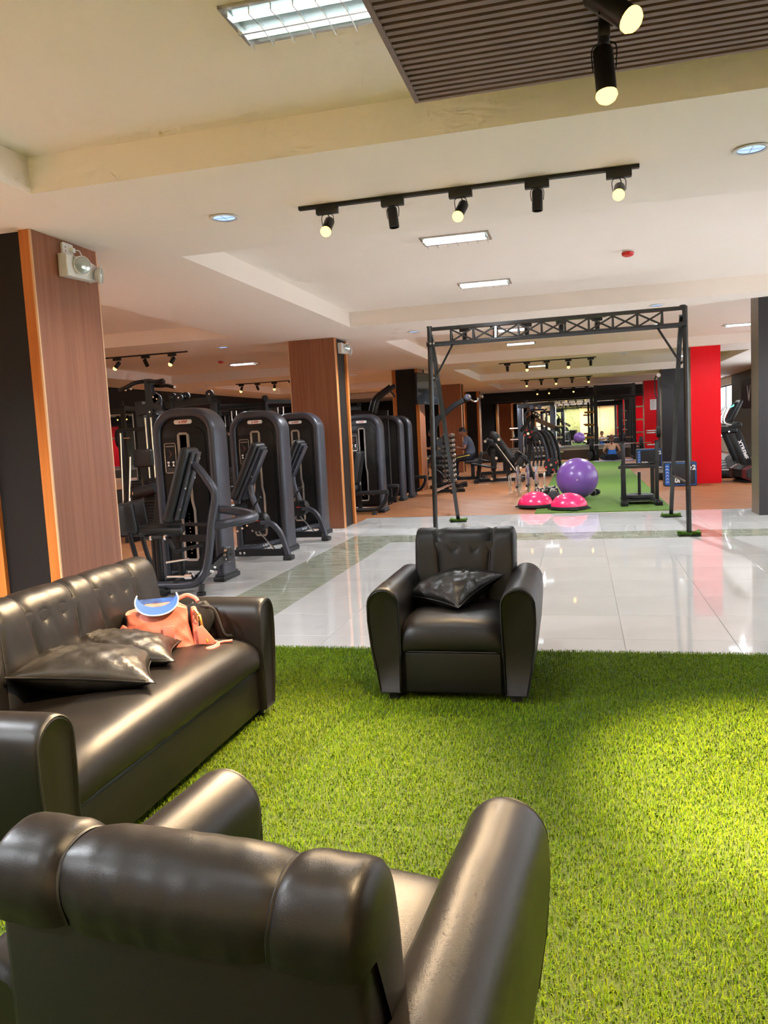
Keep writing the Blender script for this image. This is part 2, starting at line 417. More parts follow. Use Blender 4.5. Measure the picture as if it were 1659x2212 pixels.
# right wall: window bays, unseen ones added for daylight, dark olive past the treadmills
wr = MB()
wins = [(3.2, 6.2), (6.8, 9.8), (10.4, 13.4), (14.0, 17.5), (18.0, 23.4), (30.2, 33.4)]
y = YF
for (a, b_) in wins:
    if a < 30: wr.b2(XR, XR+0.2, y, a, 0, HT)
    wr.b2(XR, XR+0.2, b_, YB, 0, HT) if a > 30 else None
    wr.b2(XR, XR+0.2, a, b_, 0, 0.5); wr.b2(XR, XR+0.2, a, b_, 2.45, HT); y = b_
tag(wr.build('wall_right', M_CREAM, smooth=0), kind='structure')
tag(MB().b2(XR, XR+0.2, 23.4, 30.2, 0, HT).build('wall_right', M_OLIVE, smooth=0), 'dark olive wall behind the treadmills', kind='structure')
M_PANE = emis('frosted daylight pane', (0.86, 0.93, 1.0, 1), E_WINDOW)
for k, (a, b_) in enumerate(wins):
    w = thing('window_%d' % (k+1), None, None, (XR+0.1, (a+b_)/2, 1.475), kind='structure')
    h = (b_-a)/2
    f = MB(); f.b2(-.04, .04, -h, h, -.975, -.925); f.b2(-.04, .04, -h, h, .925, .975); f.b2(-.04, .04, -h, -h+.05, -.975, .975); f.b2(-.04, .04, h-.05, h, -.975, .975); f.b2(-.03, .03, -.025, .025, -.975, .975)
    f.build('window_frame', M_STEELBLK, w, smooth=0)
    for s in (-1, 1): MB().b2(-.004, .004, min(s*.025, s*(h-.05)), max(s*.025, s*(h-.05)), -.925, .925).build('pane', M_PANE, w, smooth=0)

# --- wood clad columns on the left, painted ones on the right
def wood_column(x0, x1, y0, y1, face, label):
    """face: which way the full brown panels look ('x' or 'y'); the other two sides have black recesses between wood strips"""
    r = thing('column', label, None, ((x0+x1)/2, (y0+y1)/2, 0), kind='structure'); ox, oy = (x0+x1)/2, (y0+y1)/2
    a, b_ = (x1-x0)/2, (y1-y0)/2; s = 0.085
    core = MB()
    if face == 'x': core.b2(-a+.012, a-.012, -b_+.03, b_-.03, 0, HS)
    else: core.b2(-a+.03, a-.03, -b_+.012, b_-.012, 0, HS)
    core.build('black_core', M_BLACKWALL, r, smooth=0)
    for sg in (-1, 1):
        if face == 'x': MB().b2(sg*a-.012*(sg > 0), sg*a+.012*(sg < 0), -b_+.012, b_-.012, 0, HS).build('wood_panel', M_WOOD, r, smooth=0)
        else: MB().b2(-a+.012, a-.012, sg*b_-.012*(sg > 0), sg*b_+.012*(sg < 0), 0, HS).build('wood_panel', M_WOOD, r, smooth=0)
        for sq in (-1, 1):
            p = MB()
            if face == 'x': p.b2(sg*a-sg*.012, sg*a-sg*s, sq*b_, sq*b_-sq*.06, 0, HS)
            else: p.b2(sg*a, sg*a-sg*.06, sq*b_-sq*.012, sq*b_-sq*s, 0, HS)
            p.build('wood_strip', M_WOODTRIM, r, smooth=0)
            MB().b2(sg*a, sg*a-sg*.0125, sq*b_, sq*b_-sq*.0125, 0, HS).build('edge_trim', M_WOODEDGE, r, smooth=0)
    return r
c1 = wood_column(-3.84, -3.32, 4.445, 5.155, 'x', 'nearest wood clad column carrying the emergency light beside the sofa')
c2 = wood_column(-4.07, -3.36, 10.95, 11.57, 'y', 'wood clad column behind the tall black weight towers')
c3 = wood_column(-4.08, -3.47, 17.5, 18.1, 'x', 'wood and black column with the television on its side')
c4 = wood_column(-4.26, -3.54, 24.5, 25.1, 'y', 'brown wood column behind the curved pulldown machine')
c5 = wood_column(-4.27, -3.70, 30.2, 30.8, 'x', 'farthest black and wood column by the back mirrors')
def paint_column(x0, x1, y0, y1, mf, ms, z1, label):
    r = thing('column', label, None, ((x0+x1)/2, (y0+y1)/2, 0), kind='structure'); a, b_ = (x1-x0)/2, (y1-y0)/2
    MB().b2(-a+.008, a-.008, -b_+.008, b_-.008, 0, z1).build('core', mf, r, smooth=0)
    for s in (-1, 1):
        MB().b2(-a, a, s*b_-.008*(s > 0), s*b_+.008*(s < 0), 0, z1).build('front_panel', mf, r, smooth=0)
        MB().b2(s*a-.008*(s > 0), s*a+.008*(s < 0), -b_+.008, b_-.008, 0, z1).build('side_panel', ms, r, smooth=0)
    return r
paint_column(2.29, 2.95, 11.37, 11.85, M_DARKGREY, M_BRONZE, HT, 'charcoal column at the right edge of the tile floor')
paint_column(2.18, 2.74, 17.07, 17.65, M_RED, M_BRONZE, HS, 'bright red column beside the nearer jump box')
paint_column(2.28, 3.0, 24.05, 24.65, M_DARKGREY, M_BRONZE, HS, 'black column behind the red one with a cable on it')
paint_column(2.27, 2.88, 30.3, 30.9, M_RED, M_BRONZE, HS, 'far red column with a paper notice')
# ------------------------------------------------------------------ ceiling fixtures
M_REFL = mat('lamp reflector', srgb(176, 196, 196), 0.3, metal=0.3, bump=(30, .2))
def troffer(x, y, label, big=False):
    r = thing('ceiling_light', label, 'ceiling light', (x, y, HT), group='recessed louvre ceiling lights')
    w, d, h = 0.57, 0.29, 0.075
    f = MB()
    for (a, b_, c_, e) in ((-w/2, w/2, -d/2, -d/2+.018), (-w/2, w/2, d/2-.018, d/2), (-w/2, -w/2+.018, -d/2, d/2), (w/2-.018, w/2, -d/2, d/2)): f.b2(a, b_, c_, e, -.012, .0)
    f.build('frame', M_SILVER, r, smooth=0)
    light('tube_light', 'SPOT', (0, 0, -.05), W_TROFFER, (.94, .97, 1.0), r, target=(0, 0, -1), spot_size=radians(165), spot_blend=.4, shadow_soft_size=.02)
    MB().b2(-w/2+.018, w/2-.018, -d/2+.018, d/2-.018, -.003, -.001).build('reflector', M_REFL, r, smooth=0)
    for s in (-1, 1): MB().cyl((-w/2+.03, s*.068, -.016), (w/2-.03, s*.068, -.016), .010, n=10).build('tube', M_TUBE, r)
    for k in range(7):
        xx = -w/2+.03+k*(w-.06)/6
        MB().prism([(-d/2+.018, -.012), (-d/2+.018, -.04), (-.01, -.03), (.01, -.03), (d/2-.018, -.04), (d/2-.018, -.012)], xx-.002, xx+.002, 'x').build('louvre', M_LOUVRE, r, smooth=0)
    MB().b2(-w/2+.018, w/2-.018, -.006, .006, -.04, -.012).build('spine', M_LOUVRE, r, smooth=0)
    return r
tr0 = troffer(-0.96, 2.98, 'nearest louvred ceiling light, at the edge of the slatted panel')
for (x, y, lb) in ((-0.96, 6.72, 'louvred ceiling light just beyond the near spotlight track'), (-0.975, 8.9, 'louvred ceiling light farther along the second ceiling tray'),
                   (-1.0, 13.3, 'louvred ceiling light behind the gate truss beam'), (-1.06, 15.6, 'louvred ceiling light seen below the gate truss'),
                   (2.79, 15.26, 'louvred ceiling light next to the charcoal column top'), (-1.06, 21.8, 'louvred ceiling light behind the middle spotlight track'), (-1.06, 28.2, 'louvred ceiling light nearest to the back mirrors'),
                   (2.75, 6.72, 'louvred ceiling light right of the near tray, by the windows'), (2.75, 8.9, 'louvred ceiling light by the windows before the charcoal column'), (2.7, 21.8, 'louvred ceiling light above the treadmills'),
                   (2.7, 28.2, 'louvred ceiling light over the far red column'),
                   (-6.7, 15.4, 'louvred ceiling light over the weight machines left of the wood column'), (-6.7, 8.0, 'louvred ceiling light over the multi station'), (-6.7, 21.5, 'louvred ceiling light far over the left machines'), (-6.7, 2.0, 'louvred ceiling light over the left end of the lounge'), (-0.96, 0.2, 'added louvred fill light above the camera, out of view'), (-0.96, -1.7, 'added louvred fill light by the leaf print wall, out of view')):  # last two are added out of view as fill for the lounge
    dup(tr0, (x, y, HT), label=lb)

def downlight(x, y, label, k=1.0):
    r = thing('downlight', label, 'downlight', (x, y, HS), group='round recessed downlights')
    MB().lathe([(.070, .0), (.085, -.001), (.092, -.006), (.085, -.010), (.070, -.008)], n=28).build('ring', M_WHITEPL, r)
    MB().lathe([(.0, .0), (.0, -.0025), (.069, -.0025), (.069, .0)], n=24).build('lens', M_DOWN, r)
    light('down_lamp', 'SPOT', (0, 0, -.02), W_DOWN*k, (.88, .94, 1.0), r, target=(0, 0, -1), spot_size=radians(150), spot_blend=.5, shadow_soft_size=.012)
    MB().b2(-.065, .065, -.0015, .0015, -.007, -.002).b2(-.0015, .0015, -.065, .065, -.007, -.002).build('baffle', M_LOUVRE, r, smooth=0)
    return r
downlight(-2.12, 4.72, 'round downlight left of the near spotlight track', .2); downlight(0.912, 4.69, 'round downlight right of the near spotlight track', .2)
for (x, y, lb) in ((-7.2, 4.75, 'added unseen downlight far left of the nearest wood column'), (-3.7, 1.6, 'added unseen downlight above the passage behind the sofa'), (-3.7, -.6, 'added unseen downlight above the front passage'), (-9.7, 2.0, 'added unseen downlight at the left wall of the lounge'), (-6.0, .6, 'added unseen downlight over the left front passage')): downlight(x, y, lb, 2.2)  # unseen lamps added to brighten the ceiling by bounce off the wood floor
d0 = downlight(-8.9, 24.9, 'round downlight by the left mirrors, deepest one')
for (x, y, lb) in ((-2.22, 11.04, 'round downlight left of the gate truss top'), (0.95, 10.45, 'round downlight behind the right end of the gate truss'),
                   (-2.27, 17.86, 'round downlight left of the middle spotlight track'), (0.916, 17.39, 'round downlight right of the middle spotlight track'), (-2.34, 25.0, 'round downlight left of the far spotlight track'),
                   (1.05, 24.6, 'round downlight right of the far spotlight track'), (-2.33, 31.6, 'round downlight in front of the back mirrors, left'), (1.0, 31.6, 'round downlight in front of the back mirrors, right'),
                   (-5.11, 11.01, 'round downlight right of the left spotlight track'), (-8.9, 18.08, 'round downlight left of the far left track'), (-9.75, 19.4, 'round downlight next to the left mirror wall'), (-5.1, 17.9, 'round downlight right of the far left track'), (-6.6, 24.8, 'round downlight deep over the left machines')):
    dup(d0, (x, y, HS), label=lb)

def head_axis(d):
    z = V(d).normalized(); x = V((1, 0, 0)) - z*z.x; x.normalize(); y = z.cross(x)
    return Matrix(((x.x, y.x, z.x, 0), (x.y, y.y, z.y, 0), (x.z, y.z, z.z, 0), (0, 0, 0, 1)))
def lamp_head(parent, p, d, lit, adapter=True, R=.030, L=.115, drop=.115, along='x', spot=None, size=None):
    """adapter on the rail at p (its underside), a wire yoke, a can pointing along d"""
    p = V(p); c = p + V((0, 0, -drop)); dn = V(d).normalized()
    if adapter:
        a = MB(); w = (.068, .019) if along == 'x' else (.019, .06)
        a.b2(p.x-w[0], p.x+w[0], p.y-w[1], p.y+w[1], p.z-.048, p.z, bev=.004); a.build('adapter', M_STEELBLK, parent)
    Mx = head_axis(d)
    can = MB().lathe([(0, -L/2), (R*.86, -L/2), (R, -L/2+.008), (R, L/2), (R*.86, L/2), (R*.86, L/2-.012), (0, L/2-.012)], n=18).xf(Matrix.Translation(c) @ Mx)
    h = can.build('lamp_head', M_STEELBLK, parent)
    if lit:
        MB().lathe([(0, L/2-.0115), (R*.84, L/2-.0115), (R*1.05, L/2+.004), (R*1.08, L/2+.014), (R*.85, L/2+.028), (R*.45, L/2+.037), (0, L/2+.040)], n=16).xf(Matrix.Translation(c) @ Mx).build('bulb', M_BULB, h)
    sx = Mx.to_3x3() @ V((1, 0, 0))
    top = p + V((0, 0, -.04))
    y_ = MB()
    for s in (-1, 1): y_.tube(spline([top+sx*s*.006, top+sx*s*(R+.006)+V((0, 0, -.022)), c+sx*s*(R+.004)], 5), .0022, n=5)
    y_.build('bracket', M_STEELBLK, h)
    MB().tube(spline([top, top+V((.012, .008, -.03)), c-dn*L*.62+V((-.006, .004, .012)), c-dn*L*.5], 5), .003, n=5).build('cable', M_RUBBER, h)
    return c+dn*(L/2+.055), dn
def track(x0, x1, y, label, lits, dirs, energy=0.0, cone=70, fr=(.09, .295, .50, .72, .945), z=HS, pos=None):
    r = thing('track_light', label, 'track light', ((x0+x1)/2, y, z), group='ceiling spotlight tracks')
    off = V(((x0+x1)/2, y, z))
    a = (x1-x0)/2
    MB().b2(-a, a, -.017, .017, -.02, 0, bev=.002).build('rail', M_STEELBLK, r)
    for f, l, d in zip(fr, lits, dirs):
        p, dn = lamp_head(r, (-a+2*a*f, 0, -.012), d, l)
        energy_ = energy*l if energy else 0
        if l and energy:
            light('spot_lamp', 'SPOT', p, energy_, (1.0, .70, .40), r, target=p+V(d), spot_size=radians(cone), spot_blend=.6, shadow_soft_size=.03)
    return r
DN = (0, -.12, -1)
track(-1.624, 0.352, 4.715, 'nearest black spotlight track above the armchair', [1.25, 0, 1.1, 0, .3], [(-.02, -.85, -.8), (.10, -.05, -1), (-.25, -.8, -.85), (-.02, -.05, -1), (-.1, -.95, -.62)], W_SPOT_TRACK*7.5, cone=56)
track(-1.70, 0.37, 11.05, 'spotlight track behind the gate truss', [0, 0, 0, 0, 0], [DN]*5)
track(-1.70, 0.37, 17.72, 'middle spotlight track over the green runner', [0, 1, 0, 1, 0], [(.05, -.1, -1), (0, -.5, -1), DN, (0, -.45, -1), DN], W_SPOT_TRACK*1.4)
track(-1.74, 0.40, 24.73, 'far spotlight track over the green runner', [1, 0, 1, 0, 1], [(0, -.4, -1), DN, (0, -.7, -1), DN, (0, -.5, -1)], W_SPOT_TRACK*1.4)
track(-1.78, 0.40, 31.7, 'farthest spotlight track just before the mirrors', [1, 1, 0, 1, 0], [(0, -.4, -1), (0, -.5, -1), DN, (0, -.5, -1), DN], W_SPOT_TRACK)
track(-7.75, -5.74, 11.1, 'spotlight track left over the multi station', [0, 0, 1, 0, 1], [DN, DN, (-.6, -.25, -.8), (.45, -.1, -.9), (-.45, -.35, -.85)], W_SPOT_TRACK, fr=(.05, .25, .40, .645, .87))
track(-8.22, -6.2, 18.3, 'spotlight track deep on the left side', [1, 0, 1, 0, 1], [(-.2, -.3, -.9), (.4, -.1, -.9), (0, -.3, -.9), DN, DN], W_SPOT_TRACK, fr=(.07, .28, .50, .72, .93))

for (xa, lb) in ((-3.6, 'added unseen left spotlight track washing the cream wall behind the lounge'), (-1.3, 'added unseen middle spotlight track washing the cream wall behind the lounge'), (1.0, 'added unseen right spotlight track washing the cream wall behind the lounge')):
    track(xa, xa+2.0, -1.55, lb, [1, 1, 1, 1, 1], [(0, -1, -.75)]*5, W_WALLFILL, z=HT)  # added behind the camera to bounce warm fill off the front wall

# --- slatted panel over the lounge with its own track along y
sx0, sx1, sy0, sy1, sz = -0.625, 2.3, 0.45, 3.36, 2.70
sp = thing('slatted_ceiling_panel', 'dark brown slatted panel hung under the ceiling above the lounge', 'ceiling panel', ((sx0+sx1)/2, (sy0+sy1)/2, sz))
cxs, cys = (sx0+sx1)/2, (sy0+sy1)/2; a, b_ = (sx1-sx0)/2, (sy1-sy0)/2
MB().b2(-a+.01, a-.01, -b_+.01, b_-.01, .04, .05).build('backing', M_SLATBACK, sp, smooth=0)
fr_ = MB(); fr_.b2(-a, a, b_-.02, b_, -.005, .06); fr_.b2(-a, a, -b_, -b_+.02, -.005, .06); fr_.b2(-a, -a+.02, -b_+.02, b_-.02, -.005, .06); fr_.b2(a-.02, a, -b_+.02, b_-.02, -.005, .06)
fr_.build('frame', M_SLAT, sp, smooth=0)
n = 64; pitch = (2*b_-.04)/n; sd = None
for k in range(n):
    if sd is None:
        o = MB().b2(-a+.02, a-.02, -.0125, .0125, 0, .04).build('slat', M_SLAT, sp, smooth=0); sd = o.data
    else:
        o = bpy.data.objects.new('slat', sd); COL.objects.link(o); o.parent = sp
    o.location = (0, -b_+.02+pitch*(k+.5), 0)
for k in range(4):
    for s in (-1, 1): MB().cyl((s*(a-.3), -b_+.4+k*.7, .05), (s*(a-.3), -b_+.4+k*.7, HT-sz), .004, n=6).build('hanger', M_STEELBLK, sp)
tk = thing('track_light', 'black spotlight track under the slatted ceiling panel', 'track light', (0.112, 2.0, sz), group='ceiling spotlight tracks')
MB().b2(-.017, .017, -1.3, 1.02, -.03, -.006, bev=.002).build('rail', M_STEELBLK, tk)
for (yy, dd, tgt, e, cn) in ((.93, (.06, -.10, -1), (0.80, 3.0, 0), 2.6, 46), (.50, (.62, -.25, -.62), (.9, 1.9, 0), 1.0, 60), (-.15, (-.6, .15, -.9), (-1.6, 2.5, .4), 1.1, 64), (-.75, (-.3, .2, -.9), (-.5, 1.0, .6), .3, 60), (-1.15, (.3, .2, -.9), (.5, 1.3, 0), .5, 64)):
    p, dn = lamp_head(tk, (0, yy, -.03), dd, True, R=.034, L=.15, drop=.135, along='y')
    light('spot_lamp', 'SPOT', p, W_SPOT_NEAR*e, (1.0, .72, .40), tk, target=V(tgt)-V((.112, 2.0, sz)), spot_size=radians(cn), spot_blend=.8, shadow_soft_size=.035)

# --- fire alarms
def alarm(x, y, label):
    r = thing('fire_alarm', label, 'alarm', (x, y, HT), group='red ceiling fire alarms')
    MB().lathe([(0, 0), (.05, 0), (.05, -.012), (.044, -.016), (0, -.016)], n=20).build('base', M_WHITEPL, r)
    MB().lathe([(.05, -.016), (.058, -.022), (.052, -.045), (.03, -.056), (0, -.058)], n=20).build('dome', mat('alarm red', srgb(205, 24, 20), .3), r)
    return r
al = alarm(0.475, 7.944, 'small red fire alarm on the second ceiling tray'); dup(al, (-6.8, 14.5, HT), label='small red fire alarm over the left machines')

# --- emergency lights
def emergency(x, y, z, label, s=1.0):
    """faces +x"""
    r = thing('emergency_light', label, 'emergency light', (x, y, z), group='white twin emergency lights')
    b = MB(); b.prism([(-.17, -.075), (.17, -.06), (.17, .05), (.06, .068), (-.17, .075)], .0, .075, 'x', bev=.012, seg=3); b.build('housing', M_WHITEPL, r)
    for (yy, zz, ang) in ((-.045, .01, -.5), (.135, -.02, .45)):
        Mx = Matrix.Translation((.09, yy, zz)) @ Euler((0, radians(90), 0)).to_matrix().to_4x4()
        Mx = Matrix.Translation((.085, yy, zz)) @ Euler((0, radians(95), ang)).to_matrix().to_4x4()
        h = MB().lathe([(0, -.01), (.03, -.01), (.062, .025), (.062, .034), (.056, .036)], n=24).xf(Mx).build('lamp', M_WHITEPL, r)
        MB().lathe([(.056, .034), (.05, .042), (.03, .048), (0, .05)], n=24).xf(Mx).build('lens', M_GLASSY, h)
    return r
e1 = emergency(-3.32, 4.865, 2.565, 'white twin head emergency light high on the nearest wood column')
dup(e1, (-3.36, 11.24, 2.60), label='white emergency light on the wood column behind the towers')
dup(e1, (-3.70, 30.5, 2.55), label='white emergency light on the farthest wood column')
ol = thing('power_outlet', 'white double power outlet above the nearest emergency light', 'outlet', (-3.32, 4.80, 2.683))
MB().prism(rrect(.115, .085, .01), 0, .018, 'x', bev=.003).build('plate', M_WHITEPL, ol)
for s in (-1, 1): MB().b2(.017, .0195, -.032, -.026, s*.012-.004, s*.012+.004).build('socket_hole', M_RUBBER, ol, smooth=0)
MB().b2(.016, .045, .012, .045, -.018, .016, bev=.005).build('plug', M_WHITEPL, ol)
MB().tube(spline([(.04, .04, 0), (.05, .08, .002), (.035, .14, -.05), (.03, .2, -.12), (.02, .24, -.17), (.015, .22, -.18)], 6), .0035, n=6).build('cord', M_WHITEPL, ol)

# --- television on the third column
M_SCREEN = mat('tv glass', srgb(28, 30, 32), .06, spec=1.0)
tv = thing('television', 'black flat television mounted on the column side', 'television', (-3.30, 17.62, 2.28), rz=radians(-14))
MB().b2(-.03, .02, -.58, .58, -.345, .345, bev=.008).build('housing', M_STEELBLK, tv)
MB().b2(.0195, .0225, -.565, .565, -.325, .33).build('screen', M_SCREEN, tv, smooth=0)
MB().b2(-.12, -.03, -.06, .06, -.1, .1).bar((-.08, 0, .1), (-.08, 0, .44), .02).build('bracket', M_STEELBLK, tv, smooth=0)
# --- paper notice
pn = thing('paper_notice', 'white printed paper notice on the far red column', 'notice', (2.585, 30.296, 1.87))
MB().b2(-.11, .11, -.001, .001, -.19, .19).build('sheet', mat('paper', srgb(235, 232, 235), .7), pn, smooth=0)
for k in range(9): MB().b2(-.085, .085-(k % 3)*.03, -.0018, -.001, .10-k*.03, .107-k*.03).build('print_line', M_GREYPR, pn, smooth=0)
MB().b2(-.03, .03, -.0018, -.001, .135, .155).build('print_heading', M_TXTR, pn, smooth=0)
# ------------------------------------------------------------------ leather seating
def fbm(x, y, s=0):
    return sin(x*3.1+s)*cos(y*2.3-s*1.7)*.5+sin(x*7.3+y*4.1+s*2.1)*.25+sin(y*11.7-x*5.3+s*.7)*.13
def seat_unit(name, label, cat, loc, rz, W, seams, wb):
    """faces -y in its own frame; front of the arms at y=0; W inner seat width; seams: panel edges across the back (fractions), wide panels get buttons"""
    r = thing(name, label, cat, loc, rz); w = W/2
    base = MB(); base.b2(-w-.06, w+.06, .035, .68, .055, .28, bev=.02, seg=3); base.build('base', M_LEATHER, r)
    fp = MB(); fp.b2(-w+.003, w-.003, .012, .05, .06, .268, bev=.012, seg=3); fp.build('front_panel', M_LEATHER, r)
    # seat cushion: rolled front edge, slightly crowned
    prof = spline([(.03, .272), (-.012, .285), (-.022, .33), (-.005, .385), (.045, .422), (.14, .436), (.30, .436), (.45, .425), (.56, .41)], 4)if False else spline([(.03, .272, 0), (-.012, .285, 0), (-.022, .33, 0), (-.005, .385, 0), (.045, .42, 0), (.14, .432, 0), (.30, .430, 0), (.45, .42, 0), (.57, .41, 0)], 4)
    nx = max(16, int(W*28))
    def cf(u, v):
        k = int(round(v*(len(prof)-1))); p = prof[k]; x = (2*u-1)
        e = 1-abs(x)**14; cr = (1-x*x)*.012 if p.y > .36 else 0
        pull = .018*abs(x)**10
        return (x*(w-.001), p.x+pull*(1 if p.x < .1 else 0), p.y+cr-pull*1.2+.0022*fbm(x*6*W, p.x*9, 1.3)*e)
    MB().grid(cf, nx, len(prof)).build('seat_cushion', M_LEATHER, r, smooth=60)
    MB().tube([(-w+.004, .004, .272), (w-.004, .004, .272)], .004, n=6).build('piping', M_PIPING, r)
    # arms
    for s in (-1, 1):
        pr = [(w+.012, .058), (w+.004, .25), (w, .42), (w, .50)]
        for k in range(1, 12):
            a = pi-pi*k/12; pr.append((w+.084+.084*cos(a), .508+.087*sin(a)))
        pr += [(w+.168, .50), (w+.169, .43), (w+.158, .30), (w+.138, .17), (w+.118, .058)]
        t = MB()
        NY = 15; poly = [(s*p[0], p[1]) for p in pr]; N = len(poly); cxp = s*(w+.08); czp = .36
        rings = []
        ysl = [-.006, -.016, -.012, .0, .02] + [.02+.66*k/8 for k in range(1, 8)] + [.675, .69, .697, .694]
        scl = [.86, .93, .975, .995, 1.0] + [1.0]*7 + [1.0, .985, .95, .9]
        def af(u, v):
            k = int(round(v*(len(ysl)-1))); p = poly[int(round(u*N)) % N]; q = scl[k]
            bul = .004*fbm(ysl[k]*7, p[1]*6, s*2)
            return (cxp+(p[0]-cxp)*q+s*bul, ysl[k], czp+(p[1]-czp)*(q if p[1] > .2 else (q*.4+.6)))
        t.grid(af, N, len(ysl), cu=True)
        for k in (0, len(ysl)-1):
            vs = [V(af(i/N, k/(len(ysl)-1))) for i in range(N)]
            t._add(vs, [tuple(range(N))])
        bmesh.ops.remove_doubles(t.bm, verts=t.bm.verts, dist=1e-5)
        arm = t.build('arm', M_LEATHER, r, smooth=50)
        MB().tube([(cxp+(p[0]-cxp)*.965, -.0135, czp+(p[1]-czp)*.965) for p in poly[1:-1]], .0035, n=5).build('piping', M_PIPING, arm)
        for yy in (.06, .64):
            MB().box((s*(w+.06), yy, .03), (.06, .06, .062), bev=.006, taper=.8).build('leg', M_RUBBER, r)
    # back: padded panels between seams
    path = spline([(.525, .385, 0), (.535, .50, 0), (.553, .62, 0), (.566, .70, 0), (.580, .748, 0), (.606, .780, 0), (.646, .792, 0), (.686, .782, 0), (.706, .755, 0), (.711, .725, 0), (.704, .690, 0)], 4)
    K = len(path); nrm = []
    for i in range(K):
        d = path[min(i+1, K-1)]-path[max(i-1, 0)]; d.normalize(); nrm.append(V((-d.y, d.x, 0)))
    for i in range(len(seams)-1):
        f0, f1 = seams[i], seams[i+1]; wide = (f1-f0)*wb > .22
        endL, endR = i == 0, i == len(seams)-2
        btn = []
        if wide: btn = [(.30, .70), (.70, .70), (.5, .50)]
        def xpos(f, z):
            t_ = max(0, min(1, (z-.42)/.36)); x = (f-.5)*wb
            if 0 < f < 1:
                c_ = None
                for j in range(len(seams)-1):
                    if (seams[j+1]-seams[j])*wb > .22 and (abs(seams[j]-f) < 1e-6 or abs(seams[j+1]-f) < 1e-6): c_ = (seams[j]+seams[j+1])/2
                if c_ is not None: x = (c_-.5)*wb+(f-c_)*wb*(.74+.26*t_)
            return x
        def pf(u, v):
            k = int(round(v*(K-1))); p = path[k]
            x = xpos(f0, p.y)*(1-u)+xpos(f1, p.y)*u; q = 2*u-1
            puff = .013*(1-abs(q)**6)
            if (endL and q < 0) or (endR and q > 0): puff = .013*(1-abs(q)**8)-.028*abs(q)**10
            d = 0
            for (bu, bz) in btn:
                bx = xpos(f0, bz)*(1-bu)+xpos(f1, bz)*bu
                if k < K*.55:
                    rr = sqrt((x-bx)**2+((p.y-bz)*1.0)**2); d += .015*math.exp(-(rr/.016)**2)+.006*math.exp(-(rr/.04)**2)
                    if bz < .6: d += .006*math.exp(-((p.y-bz)/.010)**2)*(1-abs(q)**2)*.8
            wr = .0014*fbm(x*18, p.y*9+p.x*20, i)
            if k > K*.62 and wide: wr += .0014*sin(u*38+fbm(u*4, v*6, 2)*3)*(v-.6)/.4
            off = puff-d+wr; n_ = nrm[k]
            return (x, p.x+n_.x*off, p.y+n_.y*off)
        pb = MB().grid(pf, 34 if wide else 16, K)
        if endL or endR:
            s_ = 0.0 if endL else 1.0; c = V(((f0 if endL else f1)-.5)*V((1, 0, 0))*wb)
            ring = [V(pf(s_, j/(K-1))) for j in range(K)]; pb._add(ring, [tuple(range(K))])
        bmesh.ops.remove_doubles(pb.bm, verts=pb.bm.verts, dist=1e-5)
        panel = pb.build('back_panel', M_LEATHER, r, smooth=70)
        for (bu, bz) in btn:
            bx = xpos(f0, bz)*(1-bu)+xpos(f1, bz)*bu
            k = min(range(K//2), key=lambda q_: abs(path[q_].y-bz)); p = path[k]; n_ = nrm[k]
            MB().sphere((bx, p.x-n_.x*.002, p.y-n_.y*.002), (.013, .009, .013), 12, 8).build('button', M_PIPING, panel)
        if not endR:
            pts = [(xpos(f1, p.y), p.x+nrm[k].x*.001, p.y+nrm[k].y*.001) for k, p in enumerate(path)]
            MB().tube(pts, .0032, n=5).build('piping', M_PIPING, panel)
    MB().b2(-wb/2+.008, wb/2-.008,   .60, .702, .06, .71, bev=.02, seg=3).build('back_board', M_LEATHER, r)
    MB().b2(-wb/2+.02, wb/2-.02, .56, .66, .30, .74, bev=.02).build('back_core', M_LEATHER, r)
    return r
chairA = seat_unit('armchair', 'black leather armchair facing the lounge with a cushion on it', 'armchair', (-0.637, 3.715, 0), 0, .49, (0, .225, .775, 1), .56)
chairB = seat_unit('armchair', 'black leather armchair in the foreground seen from behind', 'armchair', (-0.497, 1.585, 0), pi-.085, .49, (0, .215, .785, 1), .585)
MB().box((-.268, .56, .60), (.02, .035, .07), rot=(.35, 0, 0), bev=.008).build('dark_tab', M_RUBBER, chairB)  # small dark rounded tab between the back and the arm, purpose unknown
_p = [.2, .31, .14, .30, .14, .31, .2]; _t = sum(_p); _c = [0]
for q in _p: _c.append(_c[-1]+q/_t)
sofa = seat_unit('sofa', 'long black leather sofa with tufted back along the left side', 'sofa', (-1.505, 2.695, 0), pi/2, 1.42, tuple(_c), 1.62)

# ------------------------------------------------------------------ cushions
def pillow(name, label, loc, rot, a, b_, t, seed, group):
    r = tag(bpy.data.objects.new(name, None), label, 'cushion', group); COL.objects.link(r); r.location = loc; r.rotation_euler = rot
    def f(side):
        def g(u, v):
            x, y = 2*u-1, 2*v-1
            h = max(0, (1-x*x))**.55*max(0, (1-y*y))**.55
            X = a*x*(1-.13*(1-y*y)*abs(x)**1.5); Y = b_*y*(1-.13*(1-x*x)*abs(y)**1.5)
            ed = 1-max(abs(x), abs(y))
            z = t*h+(.010*fbm(x*5, y*5, seed)+.006*sin((x+y)*14+seed)*(1-h))*min(1, ed*4)*(h**.5)
            return (X, Y, side*z+.02*x*y*sin(seed))
        return g
    m = MB(); m.grid(f(1), 26, 26); m.grid(f(-1), 26, 26); bmesh.ops.remove_doubles(m.bm, verts=m.bm.verts, dist=1e-5)
    m.build('cover', M_LEATHER2, r, smooth=80)
    pts = []
    g = f(1)
    for k in range(96):
        q = k/96*4; s_ = int(q); e = q-s_
        u, v = ((e, 0), (1, e), (1-e, 1), (0, 1-e))[s_]; pts.append(g(u, v))
    MB().tube(pts, .0028, n=5, closed=True).build('seam', M_PIPING, r)
    return r
